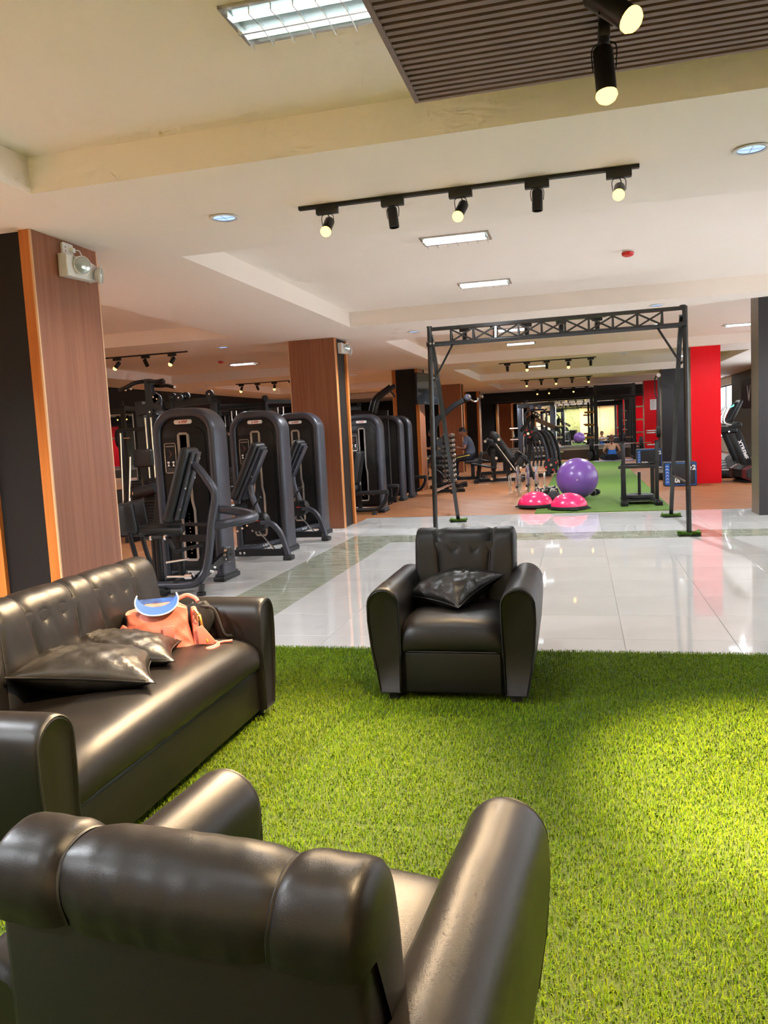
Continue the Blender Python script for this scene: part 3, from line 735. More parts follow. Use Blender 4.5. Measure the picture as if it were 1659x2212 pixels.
pillow('cushion', 'black leather cushion on the single armchair seat', (-.675, 4.10, .515), (.20, -.03, radians(-33)), .20, .20, .085, 1.0, 'black leather cushions')
pillow('cushion', 'front black leather cushion lying on the sofa', (-1.885, 2.63, .498), (-.06, .10, radians(28)), .26, .21, .09, 2.2, 'black leather cushions')
pillow('cushion', 'rear black leather cushion on the sofa, against the pink bag', (-1.925, 2.90, .492), (.05, .10, radians(24)), .25, .18, .08, 3.7, 'black leather cushions')

# ------------------------------------------------------------------ pink bag, visor, pouch
M_BAG = mat('peach pink nylon', srgb(190, 102, 86), .6, bump=(500, .15), var=(7, srgb(198, 110, 92)))
M_BAGD = mat('pink webbing', srgb(190, 94, 80), .55)
M_BRASS = mat('brass', srgb(170, 125, 60), .3, metal=.8)
bag = thing('gym_bag', 'peach pink drawstring gym bag on the sofa against the far arm', 'bag', (-1.895, 3.18, .428), rz=radians(31))
def bagf(u, v):
    t = 2*pi*u; z = v; wv = .165-.03*z-.012*sin(z*pi); dv = .095-.035*z
    c, s_ = cos(t), sin(t); e = .42
    x = wv*math.copysign(abs(c)**e, c); y = dv*math.copysign(abs(s_)**e, s_)
    sag = .012*fbm(x*20, z*7+y*9, .4)
    return (x*(1+sag*2), y+sag*.9, .195*z+.010*sin(x*22+1)*z-.03*abs(x/.165)**3*z)
bb = MB(); bb.grid(bagf, 48, 18, cu=True)
bb._add([V(bagf(i/48, 1.0)) for i in range(48)], [tuple(range(48))]); bb._add([V(bagf(i/48, 0.0)) for i in range(48)], [tuple(range(48))])
bmesh.ops.remove_doubles(bb.bm, verts=bb.bm.verts, dist=1e-5); bb.build('body', M_BAG, bag, smooth=60)
for (x, z, h, an) in ((-.10, .095, .05, .35), (.045, .085, .062, 0.0)):
    MB().box((x, -.104, z), (.052, .008, h), rot=(-.12, an, 0), bev=.003).build('tab', M_BAGD, bag)
MB().tube(spline([(-.01, -.105, .0), (.03, -.112, .03), (.06, -.112, .05), (.07, -.108, .075)], 5), None, prof=[(.001, -.009), (.001, .009), (-.001, .009), (-.001, -.009)]).build('strap', M_BAGD, bag)
MB().tube(spline([(-.14, -.08, .13), (-.168, -.075, .09), (-.172, -.08, .075)], 5), .014, n=7).build('gusset', M_BAG, bag)
sd_ = MB(); sd_.prism([(-.075, .0), (.06, .0), (.075, .11), (.04, .165), (-.04, .165)], .150, .178, 'x', bev=.01); sd_.build('side_pocket', M_BAG, bag)
MB().tube(spline([(.165, -.06, .17), (.185, -.075, .135), (.19, -.085, .10), (.20, -.09, .055), (.21, -.10, .02)], 6), [.006]*25, n=6).build('drawstring', M_BRASS, bag)
MB().prism([(.165, .09), (.19, .10), (.245, .02), (.235, .005), (.172, .015)], -.10, -.085, 'y', bev=.003).build('flap', M_BAG, bag)
MB().tube(spline([(.215, -.095, .02), (.255, -.09, .012), (.235, -.135, .008), (.20, -.165, .008), (.215, -.185, .008), (.25, -.15, .010), (.262, -.10, .012), (.32, -.085, .010)], 6), .0065, n=7).build('cord', M_BAGD, bag)
MB().tube(spline([(.10, .03, .21), (.14, .03, .222), (.175, .02, .205), (.185, .01, .19)], 5), .009, n=6).build('top_loop', M_BAG, bag)
MB().tube([(.178+.012*cos(t*.628), -.075, .135+.016*sin(t*.628)) for t in range(10)], .0028, n=5, closed=True).build('buckle', M_BRASS, bag)

M_CAPB = mat('blue cap fabric', srgb(26, 72, 140), .6, bump=(600, .1)); M_CAPD = mat('navy cap lining', srgb(24, 44, 96), .7, var=(18, srgb(50, 110, 190)))
vz = thing('sun_visor', 'blue sun visor with white piping on top of the pink bag', 'visor', (-1.88, 3.165, .625), rz=radians(26))
def brim(u, v):
    t = pi+pi*u; w = .050*v*sin(pi*u)**.5; q = -sin(t); x = (.086+w*.45)*cos(t); y = .058*q+w
    return (x, -y*.80, .040-y*.62+.012*abs(cos(t))**3)
for nm, m_, dz in (('brim', M_CAPB, 0), ('brim_lining', M_CAPD, -.004)):
    b = MB(); b.grid(brim, 30, 6); b.xf(Matrix.Translation((0, 0, dz))); b.build(nm, m_, vz, smooth=60, fixn=False)
MB().tube([brim(k/29, 1.0) for k in range(30)], .003, n=6).build('white_piping', M_TXTW, vz)
def band(u, v):
    t = 2*pi*u; s_ = sin(t); return (.086*cos(t), .060*s_ if s_ > 0 else .046*s_, (.022-.012*s_ if s_ > 0 else .022+.030*s_)+.022*v-.01)
b = MB(); b.grid(band, 36, 4, cu=True); b.build('headband', M_CAPD, vz, smooth=60, fixn=False)

pc = thing('black_pouch', 'soft black pouch between the pink bag and the sofa arm', 'pouch', (-1.80, 3.365, .43), rz=radians(20))
M_CLOTHB = mat('black cloth', srgb(14, 13, 14), .8, bump=(200, .2))
def pouchf(u, v):
    t = 2*pi*u; q = sin(pi*(.06+.88*v))**.5; return (.075*cos(t)*q+.02*v, .038*sin(t)*q, .165*v+.006*sin(5*t+v*6))
b = MB(); b.grid(pouchf, 24, 12, cu=True); b._add([V(pouchf(i/24, 1)) for i in range(24)], [tuple(range(24))]); b.build('body', M_CLOTHB, pc, smooth=60)
MB().tube(spline([(.03, -.02, .15), (.09, -.03, .13), (.13, -.05, .02), (.17, -.06, .006)], 6), .007, n=6).build('strap', M_CLOTHB, pc)

# ------------------------------------------------------------------ artificial grass
M_TURFB = mat('turf backing', srgb(58, 72, 20), .9, bump=(180, .5, .004))
gb = MB(); gb.b2(-3.2, XR, YF, 4.66, 0, .012); tag(gb.build('floor', M_TURFB, smooth=0), 'backing of the artificial grass carpet', kind='structure')
def grass_mat(name, a, b_, c_):
    m = bpy.data.materials.new(name); m.use_nodes = True; nt = m.node_tree; p = nt.nodes['Principled BSDF']
    g = nt.nodes.new('ShaderNodeNewGeometry'); rp = nt.nodes.new('ShaderNodeValToRGB')
    rp.color_ramp.elements[0].color = a; rp.color_ramp.elements[1].color = c_
    e = rp.color_ramp.elements.new(.5); e.color = b_
    nt.links.new(g.outputs['Random Per Island'], rp.inputs[0]); nt.links.new(rp.outputs[0], p.inputs['Base Color'])
    p.inputs['Roughness'].default_value = .7; p.inputs['Specular IOR Level'].default_value = .12
    return m
M_GRASS = grass_mat('grass blades', srgb(70, 102, 2), srgb(94, 124, 2), srgb(126, 140, 8))
def blades(name, n, x0, x1, y0, y1, h, wid, m, seamy=None, z0=.012):
    rs = np.random.RandomState(3)
    x = rs.uniform(x0, x1, n); y = rs.uniform(y0, y1, n)
    # tufts: pull roots towards tuft centres
    x = np.round(x/.012)*.012+rs.normal(0, .003, n); y = np.round(y/.012)*.012+rs.normal(0, .003, n)
    if seamy is not None:
        k = np.abs(y-seamy-.003*np.sin(x*9)) > .005; x, y = x[k], y[k]; n = len(x)
    a = rs.uniform(0, 2*pi, n); b2 = a+rs.normal(0, .9, n); L = h*rs.uniform(.65, 1.25, n); lean = rs.uniform(.25, .95, n)
    dx, dy = np.cos(a), np.sin(a); ex, ey = np.cos(b2), np.sin(b2); w = wid*rs.uniform(.7, 1.2, n)
    px, py = -dy*w/2, dx*w/2
    mx, my, mz = x+dx*L*lean*.30, y+dy*L*lean*.30, z0+L*.62*(1-lean*.25)
    tx, ty, tz = mx+ex*L*.45, my+ey*L*.45, mz+L*.28*(1-lean*1.1)
    z = np.full(n, z0)
    co = np.stack([np.stack([x-px, y-py, z], 1), np.stack([x+px, y+py, z], 1), np.stack([mx+px*.9, my+py*.9, mz], 1), np.stack([mx-px*.9, my-py*.9, mz], 1), np.stack([tx, ty, tz], 1)], 1).reshape(-1, 3)
    me = bpy.data.meshes.new(name); me.vertices.add(n*5); me.vertices.foreach_set('co', co.ravel().astype(np.float32))
    base = np.arange(n)*5
    li = np.stack([base, base+1, base+2, base+3, base+3, base+2, base+4], 1).ravel()
    me.loops.add(n*7); me.loops.foreach_set('vertex_index', li.astype(np.int32))
    ls = np.stack([np.arange(n)*7, np.arange(n)*7+4], 1).ravel(); lt = np.tile([4, 3], n)
    me.polygons.add(n*2); me.polygons.foreach_set('loop_start', ls.astype(np.int32)); me.polygons.foreach_set('loop_total', lt.astype(np.int32))
    me.update(); me.validate(); me.materials.append(m)
    o = bpy.data.objects.new(name, me); COL.objects.link(o); return o
tag(blades('artificial_grass', 520000, -2.5, 2.0, .6, 4.672, .021, .0023, M_GRASS, 2.488), 'bright green artificial grass carpet in the lounge', 'grass', kind='stuff')
M_TURF2 = mat('turf runner', srgb(66, 104, 26), .85, bump=(90, 1.0, .02), var=(60, srgb(104, 138, 44)))
tag(MB().b2(-.71, 1.30, 12.225, 28.5, 0, .014).build('turf_runner', M_TURF2, smooth=0), 'long green turf runner on the wood floor', 'turf')
# ------------------------------------------------------------------ weight machines
M_ORANGE = mat('orange plug', srgb(235, 150, 40), .4)
def arch(hw, top, r, n=7, z0=0.0):
    p = [(-hw, z0)]
    for k in range(n+1): a = pi-pi/2*k/n; p.append((-hw+r+r*cos(a), top-r+r*sin(a)))
    for k in range(n+1): a = pi/2-pi/2*k/n; p.append((hw-r+r*cos(a), top-r+r*sin(a)))
    p.append((hw, z0)); return p
def tower(r, full=True, badge=True, depth=.30):
    """weight stack tower with an arched frame, front looking to -y, centred on the thing's origin"""
    d = depth/2
    fr = MB(); path = [(x, 0, z) for (x, z) in arch(.29, 1.645, .20, 9, .045)]
    fr.tube(path, 1.0, prof=rrect(.09, depth, .042, 4), up=(0, 1, 0)); fr.build('arch_frame', M_GRAPH, r, smooth=50)
    MB().prism(arch(.252, 1.605, .165, 7, .10), -d+.035, d-.035, 'y', bev=.006).build('shroud', M_SHROUD, r)
    MB().prism(arch(.222, 1.50, .10, 6, .14), -d+.02, -d+.04, 'y', bev=.007).build('front_cover', M_SHROUD, r)
    y = -d+.018
    sl = [(-.036, 1.445), (.036, 1.445), (.05, 1.432), (.05, .79), (.068, .70), (.068, .235), (.055, .215), (-.055, .215), (-.068, .235), (-.068, .70), (-.05, .79), (-.05, 1.432)]
    MB().tube([(x, y, z) for (x, z) in sl], 1.0, closed=True, prof=[(-.012, -.012), (.012, -.012), (.012, .012), (-.012, .012)], up=(0, 1, 0)).build('slot_frame', M_SILVER, r, smooth=0)
    MB().prism([(x*.8, z) for (x, z) in sl], y+.002, y+.006, 'y').build('slot', M_RUBBER, r, smooth=0)
    for k in range(12): MB().cyl((0, y-.002, .28+k*.035), (0, y+.003, .28+k*.035), .006, n=6).build('pin_hole', M_CHROME, r)
    if badge:
        b = MB().prism(rrect(.19, .042, .0205, 6, .0, 1.558), -d+.026, -d+.034, 'y', bev=.002).build('badge', M_WHITEPL, r)
        text('badge_lettering', 'e', .036, M_TXTR, b, (-.035, -d+.0252, 1.558), (pi/2, 0, 0), bold=.001)
        text('badge_lettering', 'XGF', .033, M_TXTR, b, (.012, -d+.0252, 1.558), (pi/2, 0, 0), shear=.35, bold=.0012)
    q = MB().prism(rrect(.118, .285, .016, 4, -.15, 1.215), y-.003, y+.004, 'y').build('placard', M_SHROUD, r, smooth=0)
    MB().tube([(x, y-.004, z) for (x, z) in rrect(.118, .285, .016, 4, -.15, 1.215)], .0042, n=6, closed=True).build('placard_frame', M_SILVER, q)
    yy = y-.004
    MB().b2(-.195, -.105, yy-.001, yy, 1.322, 1.334).build('placard_heading', M_GREYPR, q, smooth=0)
    MB().prism([(-.165, 1.30), (-.125, 1.255), (-.165, 1.21), (-.15, 1.255)], yy-.001, yy, 'y').build('placard_arrow', mat('dull red print', srgb(84, 44, 40), .5), q, smooth=0)
    for s in (-1, 1):
        MB().b2(-.15+s*.026-.011, -.15+s*.026+.011, yy-.001, yy, 1.165, 1.182).prism([(-.15+s*.026-.012, 1.135), (-.15+s*.026+.012, 1.135), (-.15+s*.026, 1.165)], yy-.001, yy, 'y').build('placard_figure', M_TXTW, q, smooth=0)
    for k in range(5): MB().b2(-.195, -.105-.012*(k % 2), yy-.001, yy, 1.112-k*.012, 1.115-k*.012).build('placard_line', M_GREYPR, q, smooth=0)
    for s in (-1, 1):
        MB().box((s*.29, 0, .024), (.12, depth+.08, .048), bev=.012, taper=1.0).box((s*.29, 0, .055), (.10, depth+.03, .03), bev=.008).build('foot', M_RUBBER, r)
    return r
def padbox(name, parent, c, size, rot, off, m=None, bev=.035): return MB().box(c, size, rot=rot, bev=bev, seg=4).build(name, m or M_PAD, parent, off=off)

# --- hip machine next to the sofa
o1 = (-3.715, 7.10, 0)
m1 = thing('hip_abduction_machine', 'nearest weight machine with knee pads and arched tower beside the sofa', 'gym machine', o1)
tower(m1)
tb = lambda pts, r_, n=12: MB().tube(spline(pts, 6), r_, n=n)
tb([(-3.37, 6.45, 1.17), (-3.29, 6.43, 1.10), (-3.17, 6.41, .94), (-3.155, 6.41, .85), (-3.19, 6.39, .66), (-3.245, 6.36, .30), (-3.29, 6.33, .17), (-3.40, 6.32, .10), (-3.75, 6.30, .09)], .038).build('main_frame', M_GRAPH, m1, off=o1)
MB().cyl((-3.30, 6.32, .10), (-3.30, 6.30, .03), .028).cyl((-3.30, 6.30, .03), (-3.30, 6.30, 0), .042, n=16).build('foot', M_RUBBER, m1, off=o1)
R1 = Euler((0, radians(17), radians(-28)), 'XYZ').to_matrix().to_4x4()
R1 = Matrix.Rotation(radians(6), 4, 'Z') @ Matrix.Rotation(radians(19), 4, 'Y')
pc1 = V((-3.465, 6.47, .965))
padbox('back_pad', m1, pc1+R1.to_3x3() @ V((-.045, 0, 0)), (.085, .30, .70), R1, o1)
pl = padbox('pad_plate', m1, pc1+R1.to_3x3() @ V((.018, 0, .01)), (.03, .20, .64), R1, o1, M_GRAPH, .01)
MB().box(pc1+R1.to_3x3() @ V((.038, -.03, .01)), (.018, .03, .62), rot=R1).build('groove_rail', M_RUBBER, m1, off=o1, smooth=0)
for (a, b_) in ((.07, .27), (.07, .09), (.07, -.14), (-.09, .24), (-.09, 0), (-.09, -.2)):
    p = pc1+R1.to_3x3() @ V((.036, a, b_)); q = R1.to_3x3() @ V((1, 0, 0)); MB().cyl(p-q*.004, p+q*.004, .011, n=10).build('bolt', M_CHROME, pl, off=o1)
padbox('seat', m1, (-3.74, 6.47, .575), (.40, .34, .09), (0, .06, .4), o1)
padbox('seat_nose', m1, (-3.90, 6.36, .585), (.15, .22, .085), (0, 0, .4), o1)
for (x, y_) in ((-3.93, 6.22), (-4.02, 6.55)):
    padbox('knee_pad', m1, (x, y_, .71), (.17, .08, .28), (0, -.10, .35), o1)
    tb([(x+.02, y_-.01, .60), (x+.03, y_, .50), (x+.06, y_+.03, .30), (x+.12, y_+.06, .16)], .022, 8).build('knee_pad_arm', M_STEELBLK, m1, off=o1)
tb([(-3.80, 6.27, .53), (-3.62, 6.27, .53), (-3.56, 6.27, .50), (-3.50, 6.27, .41), (-3.40, 6.29, .425), (-3.27, 6.34, .45)], .017, 8).build('side_handle', M_STEELBLK, m1, off=o1)
for x in (-3.74, -3.60): MB().cyl((x, 6.27, .53), (x+.02, 6.27, .53), .024, n=12).build('chrome_collar', M_CHROME, m1, off=o1)
for (x, y_) in ((-3.72, 6.36), (-3.58, 6.5), (-3.84, 6.5)): MB().cyl((x, y_, .10), (x, y_, .53), .032, n=12).build('seat_post', M_STEELBLK, m1, off=o1)
MB().bar((-3.52, 6.42, .50), (-3.24, 6.40, .50), .05, .06).bar((-3.45, 6.40, .63), (-3.22, 6.40, .62), .03).build('seat_beam', M_STEELBLK, m1, off=o1)
tb([(-3.24, 6.40, .60), (-3.05, 6.46, .625), (-2.92, 6.60, .645), (-2.91, 6.68, .655), (-3.05, 6.84, .67), (-3.36, 6.97, .70)], .042, 10).build('guard_rail', M_GRAPH, m1, off=o1)
MB().cyl((-3.62, 6.30, .17), (-3.42, 6.28, .175), .014).cyl((-3.43, 6.28, .175), (-3.36, 6.28, .178), .028, n=12).cyl((-3.62, 6.3, .30), (-3.40, 6.30, .33), .011).build('adjuster', M_CHROME, m1, off=o1)
MB().lathe([(0, .0), (.13, 0), (.14, .012), (.13, .024), (0, .024)], (-3.56, 6.42, .105), n=28).build('cam_disc', M_STEELBLK, m1, off=o1)
for k in range(5):
    MB().cyl((-3.78+k*.05, 6.30, .06+.03*(k % 2)), (-3.70+k*.06, 6.44, .10+.02*k), .010, n=8).build('linkage_rod', M_CHROME if k % 2 else M_STEELBLK, m1, off=o1)
MB().box((-3.72, 6.29, .045), (.20, .12, .07), bev=.015).box((-3.66, 6.27, .03), (.07, .07, .06), bev=.01).build('pivot_block', M_STEELBLK, m1, off=o1)
MB().bar((-3.40, 6.45, .12), (-3.38, 6.95, .24), .05, .07).build('link_beam', M_STEELBLK, m1, off=o1)
for k in range(4): MB().cyl((-3.37-.02*k, 6.60+.09*k, .17+.02*k), (-3.34-.02*k, 6.64+.09*k, .15+.025*k), .014, n=8).build('linkage_bolt', M_CHROME, m1, off=o1)
pu = MB().cyl((-3.355, 6.98, .26), (-3.325, 6.98, .26), .075, n=24).build('pulley', M_CHROME, m1, off=o1)
MB().cyl((-3.324, 6.98, .26), (-3.318, 6.98, .26), .068, n=24).cyl((-3.32, 6.98, .26), (-3.308, 6.98, .26), .012, n=8).build('pulley_cover', M_STEELBLK, pu, off=o1)

# --- two alike leg machines with tilted back pads
def leg_machine(label, oy, ox=0.0):
    o = (-3.72, 8.86, 0)
    r = thing('leg_curl_machine', label, 'gym machine', o, group='leg machines with tilted pads'); tower(r)
    Rm = Matrix.Rotation(radians(27), 4, 'Y'); c = V((-3.635, 8.34, .98)); R3 = Rm.to_3x3()
    padbox('back_pad', r, c+R3 @ V((-.045, 0, 0)), (.085, .30, .70), Rm, o)
    pl = padbox('pad_plate', r, c+R3 @ V((.015, 0, 0)), (.03, .22, .66), Rm, o, M_GRAPH, .01)
    MB().box(c+R3 @ V((.045, 0, 0)), (.04, .14, .62), rot=Rm, bev=.006).build('pad_spine', M_GRAPH, r, off=o)
    for b_ in (.22, -.02): 
        p = c+R3 @ V((.05, -.072, b_)); MB().cyl(p, p+V((0, -.008, 0)), .010, n=10).build('bolt', M_CHROME, pl, off=o)
    tb([(-3.64, 8.30, .84), (-3.63, 8.30, .74), (-3.59, 8.29, .62), (-3.54, 8.28, .48)], .036, 10).build('pad_stem', M_GRAPH, r, off=o)
    MB().cyl((-3.545, 8.19, .43), (-3.545, 8.34, .43), .105, n=24).box((-3.50, 8.20, .50), (.10, .05, .06), bev=.01).build('cam_housing', M_STEELBLK, r, off=o)
    MB().b2(-3.575, -3.515, 8.187, 8.19, .44, .452).build('red_mark', M_TXTR, r, off=o, smooth=0)
    for k in range(4): MB().cyl((-3.78+k*.06, 8.18, .335+.03*(k % 3)), (-3.78+k*.06, 8.20, .335+.03*(k % 3)), .012, n=10).build('bolt', M_CHROME, r, off=o)
    MB().tube(spline([(-3.50, 8.22, .425), (-3.40, 8.21, .415), (-3.32, 8.20, .365), (-3.25, 8.20, .25), (-3.195, 8.20, .055)], 6), 1.0, prof=rrect(.055, .07, .015, 3), up=(0, 1, 0)).build('curved_leg', M_GRAPH, r, off=o, smooth=50)
    MB().box((-3.19, 8.20, .026), (.10, .13, .052), bev=.012).build('foot', M_RUBBER, r, off=o)
    MB().bar((-3.95, 8.20, .085), (-3.24, 8.20, .085), .05, .075).build('base_beam', M_STEELBLK, r, off=o, smooth=0)
    for x in (-3.76, -3.71): MB().cyl((x, 8.17, .085), (x, 8.18, .085), .014, n=12).build('bolt', M_CHROME, r, off=o)
    tb([(-3.85, 8.36, .09), (-3.70, 8.50, .10), (-3.55, 8.66, .13), (-3.44, 8.72, .14)], .034, 10).build('rear_beam', M_GRAPH, r, off=o)
    text('beam_mark', 'eXf', .045, M_TXTW, r, (-3.61-o[0], 8.545-o[1], .12), (pi/2, 0, .7), shear=.3)
    MB().cyl((-3.63, 8.24, .56), (-3.50, 8.22, .70), .010, n=8).cyl((-3.53, 8.225, .67), (-3.49, 8.22, .71), .014, n=8).build('lever', M_RUBBER, r, off=o)
    MB().cyl((-3.52, 8.18, .33), (-3.35, 8.18, .125), .008, n=8).cyl((-3.40, 8.18, .185), (-3.35, 8.18, .125), .013, n=8).build('gas_spring', M_CHROME, r, off=o)
    padbox('seat', r, (-3.98, 8.34, .56), (.42, .34, .10), (0, -.1, 0), o)
    MB().bar((-4.0, 8.34, .08), (-3.95, 8.34, .52), .07).build('seat_post', M_STEELBLK, r, off=o, smooth=0)
    MB().cyl((-4.28, 8.12, .42), (-4.28, 8.56, .42), .055, n=16).build('leg_roller', M_PAD, r, off=o)
    MB().bar((-3.6, 8.42, .42), (-4.28, 8.42, .42), .04).build('roller_arm', M_STEELBLK, r, off=o, smooth=0)
    return r
lm2 = leg_machine('leg machine with tilted back pad, second arched tower from the sofa', 0)
dup(lm2, (-3.77, 10.36, 0), label='leg machine with the arched tower touching the wood column')

# --- three towers behind the wood column
def back_tower(loc, label, sy, badge=True):
    r = thing('cable_tower_machine', label, 'gym machine', loc, group='arched towers past the wood column'); tower(r, badge=badge)
    o = (0, 0, 0); x1 = .50
    MB().bar((-.30, sy, .36), (x1, sy, .38), .10, .07, bev=.01).build('bench_beam', M_STEELBLK, r)
    tb([(x1-.02, sy, .38), (x1-.02, sy, .33), (x1-.07, sy, .20), (x1-.17, sy, .11), (x1-.35, sy, .085), (-.35, sy, .085)], .033, 10).build('bench_loop', M_STEELBLK, r)
    MB().cyl((x1-.25, sy, .08), (x1-.25, sy, .02), .03).cyl((x1-.25, sy, .02), (x1-.25, sy, 0), .045, n=16).build('foot', M_RUBBER, r)
    for k in range(4): MB().cyl((-.25+k*.17, sy-.053, .34), (-.25+k*.17, sy-.047, .34), .012, n=8).build('bolt', M_CHROME, r)
    padbox('seat', r, (-.22, sy+.05, .46), (.40, .32, .10), (0, 0, 0), o)
    padbox('back_pad', r, (-.02, sy+.12, .80), (.09, .30, .55), (0, .2, 0), o)
    MB().bar((-.02, sy+.1, .1), (-.02, sy+.1, .5), .06).build('seat_post', M_STEELBLK, r, smooth=0)
    return r
back_tower((-3.62, 13.20, 0), 'arched tower just past the wood column, with badge', -.50)
back_tower((-3.74, 15.33, 0), 'middle arched tower of the three past the wood column', -1.30, False)
back_tower((-3.70, 15.95, 0), 'last arched tower of the three past the wood column', .55, False)

# --- pulldown arms above those towers
lp = thing('lat_pulldown_machine', 'black pulldown frame with two curved arms rising behind the towers', 'gym machine', (-4.6, 14.4, 0))
ol_ = (-4.6, 14.4, 0)
for (a, yy) in ((0, 14.5), (16, 14.3)):
    pts = [V(p) for p in ((-3.827, 14.400, 1.730), (-3.761, 14.400, 1.941), (-3.675, 14.400, 2.039), (-3.546, 14.400, 2.125), (-3.409, 14.400, 2.210))]
    MB().tube(spline([p+V((a*.0085, yy-14.4, 0)) for p in pts], 5), .045, n=10).build('curved_arm', M_STEELBLK, lp, off=ol_)
MB().bar((-4.178, 14.400, 1.741), (-3.461, 14.400, 1.718), .10, .10).build('cross_beam', M_STEELBLK, lp, off=ol_, smooth=0)
for x in (-4.5, -3.95, -3.55): MB().bar((x, 14.6, 0), (x, 14.6, 1.62), .08).build('upright', M_STEELBLK, lp, off=ol_, smooth=0)
MB().bar((-4.5, 14.4, .04), (-3.5, 14.4, .04), .08).bar((-4.5, 14.9, .04), (-3.5, 14.9, .04), .08).bar((-4.5, 14.4, .04), (-4.5, 14.9, .04), .08).build('base', M_STEELBLK, lp, off=ol_, smooth=0)
tb([(-3.437, 14.400, 2.169), (-3.354, 14.400, 2.070), (-3.314, 14.400, 2.000)], .018, 8).build('grip', M_RUBBER, lp, off=ol_)

# --- big multi station at the left
om = (-6.2, 10.6, 0)
ms = thing('multi_station', 'tall black multi station with pull up handles behind the nearest tower', 'gym machine', om)
def put(name, m_, b, smooth=35): return b.build(name, m_, ms, off=om, smooth=smooth)
D = 10.5
put('main_post', M_STEELBLK, MB().bar((-6.08, D, 0), (-6.082, 10.500, 2.309), .10, .10))
put('side_post', M_STEELBLK, MB().bar((-6.27, D+.1, 0), (-6.315, 10.600, 1.997), .10, .12))
put('side_post', M_STEELBLK, MB().bar((-5.98, D+.3, 0), (-5.98, D+.3, 1.9), .08))
put('pull_up_bar', M_STEELBLK, tb([(-6.573, 10.500, 2.186), (-6.417, 10.400, 2.199), (-6.261, 10.400, 2.256), (-6.168, 10.500, 2.281)], .030, 8))
put('pull_up_bar', M_STEELBLK, tb([(-6.108, 10.500, 2.277), (-5.830, 10.300, 2.249), (-5.742, 10.300, 2.256), (-5.864, 10.500, 2.235), (-6.085, 10.700, 2.225)], .030, 8))
put('pull_up_bar', M_STEELBLK, tb([(-6.066, 10.600, 2.219), (-5.969, 10.600, 2.206), (-5.856, 10.600, 2.205), (-5.724, 10.600, 2.170)], .026, 8))
for q in ((-6.574, 10.500, 2.180), (-6.443, 10.450, 2.176), (-6.321, 10.400, 2.180), (-5.704, 10.550, 2.173)): put('end_cap', M_CHROME, MB().sphere(q, .022, 10, 6))
put('top_beam', M_STEELBLK, MB().bar((-6.298, 10.500, 1.859), (-5.884, 10.500, 1.929), .12, .14).bar((-6.051, 10.500, 1.912), (-5.221, 10.900, 1.974), .08, .10))
for (q, rr) in (((-5.959, 10.400, 2.037), .075), ((-5.909, 10.400, 2.008), .07), ((-5.773, 10.600, 2.032), .06), ((-5.670, 10.600, 2.019), .06), ((-5.609, 10.700, 2.039), .062), ((-5.278, 10.800, 2.055), .062), ((-6.037, 10.400, 1.829), .05)):
    q = V(q); put('pulley', M_RUBBER, MB().cyl(q-V((0, .018, 0)), q+V((0, .018, 0)), rr, n=20)); put('pulley_bolt', M_CHROME, MB().cyl(q-V((0, .026, 0)), q, .012, n=8))
put('pulley_bracket', M_STEELBLK, MB().bar((-5.783, 10.600, 2.006), (-5.796, 10.600, 1.852), .06).bar((-5.610, 10.700, 2.025), (-5.617, 10.700, 1.945), .04).bar((-5.279, 10.800, 2.042), (-5.286, 10.800, 1.954), .04))
for x in (-6.12, -6.03, -5.86): put('guide_rod', M_CHROME, MB().cyl((x, D-.12, .2), (x, D-.12, 1.75), .012, n=8))
for k in range(14): put('weight_plate', M_STEELBLK, MB().b2(-6.17, -5.86, D-.2, D-.04, .25+k*.045, .288+k*.045, bev=.003))
put('chest_pad', M_PAD, MB().box((-6.158, 10.300, 1.167), (.30, .08, .26), bev=.03, seg=3))
ro = put('leg_roller', M_PAD, MB().cyl((-6.256, 10.200, 0.673), (-5.924, 10.200, 0.729), .085, n=20))
put('roller_ring', M_CHROME, MB().cyl((-6.287, 10.200, 0.668), (-6.249, 10.200, 0.673), .05, n=16)); put('roller_plug', M_ORANGE, MB().cyl((-6.310, 10.200, 0.662), (-6.279, 10.200, 0.667), .022, n=12))
put('seat_post', M_STEELBLK, MB().bar((-6.0, 10.2, 0), (-5.876, 10.200, 0.681), .09, .09))
put('base', M_STEELBLK, MB().bar((-6.9, 10.5, .04), (-5.2, 10.5, .04), .09, .08).bar((-6.2, 9.8, .04), (-6.2, 11.6, .04), .09, .08).bar((-5.3, 10.1, .04), (-5.3, 11.2, .04), .09, .08))
put('far_post', M_STEELBLK, MB().bar((-5.28, 10.9, 0), (-5.28, 10.9, 2.0), .08).bar((-6.75, 10.7, 0), (-6.75, 10.7, 1.62), .06).bar((-6.75, 10.7, 1.6), (-6.2, 10.5, 1.6), .05))
put('seat', M_PAD, MB().box((-6.45, 10.2, .48), (.36, .32, .09), bev=.03, seg=3))
put('steel_rod', M_CHROME, MB().cyl((-6.62, 10.4, .1), (-6.55, 10.4, 1.55), .016, n=8).cyl((-6.4, 10.15, .05), (-6.3, 10.2, 1.2), .014, n=8))

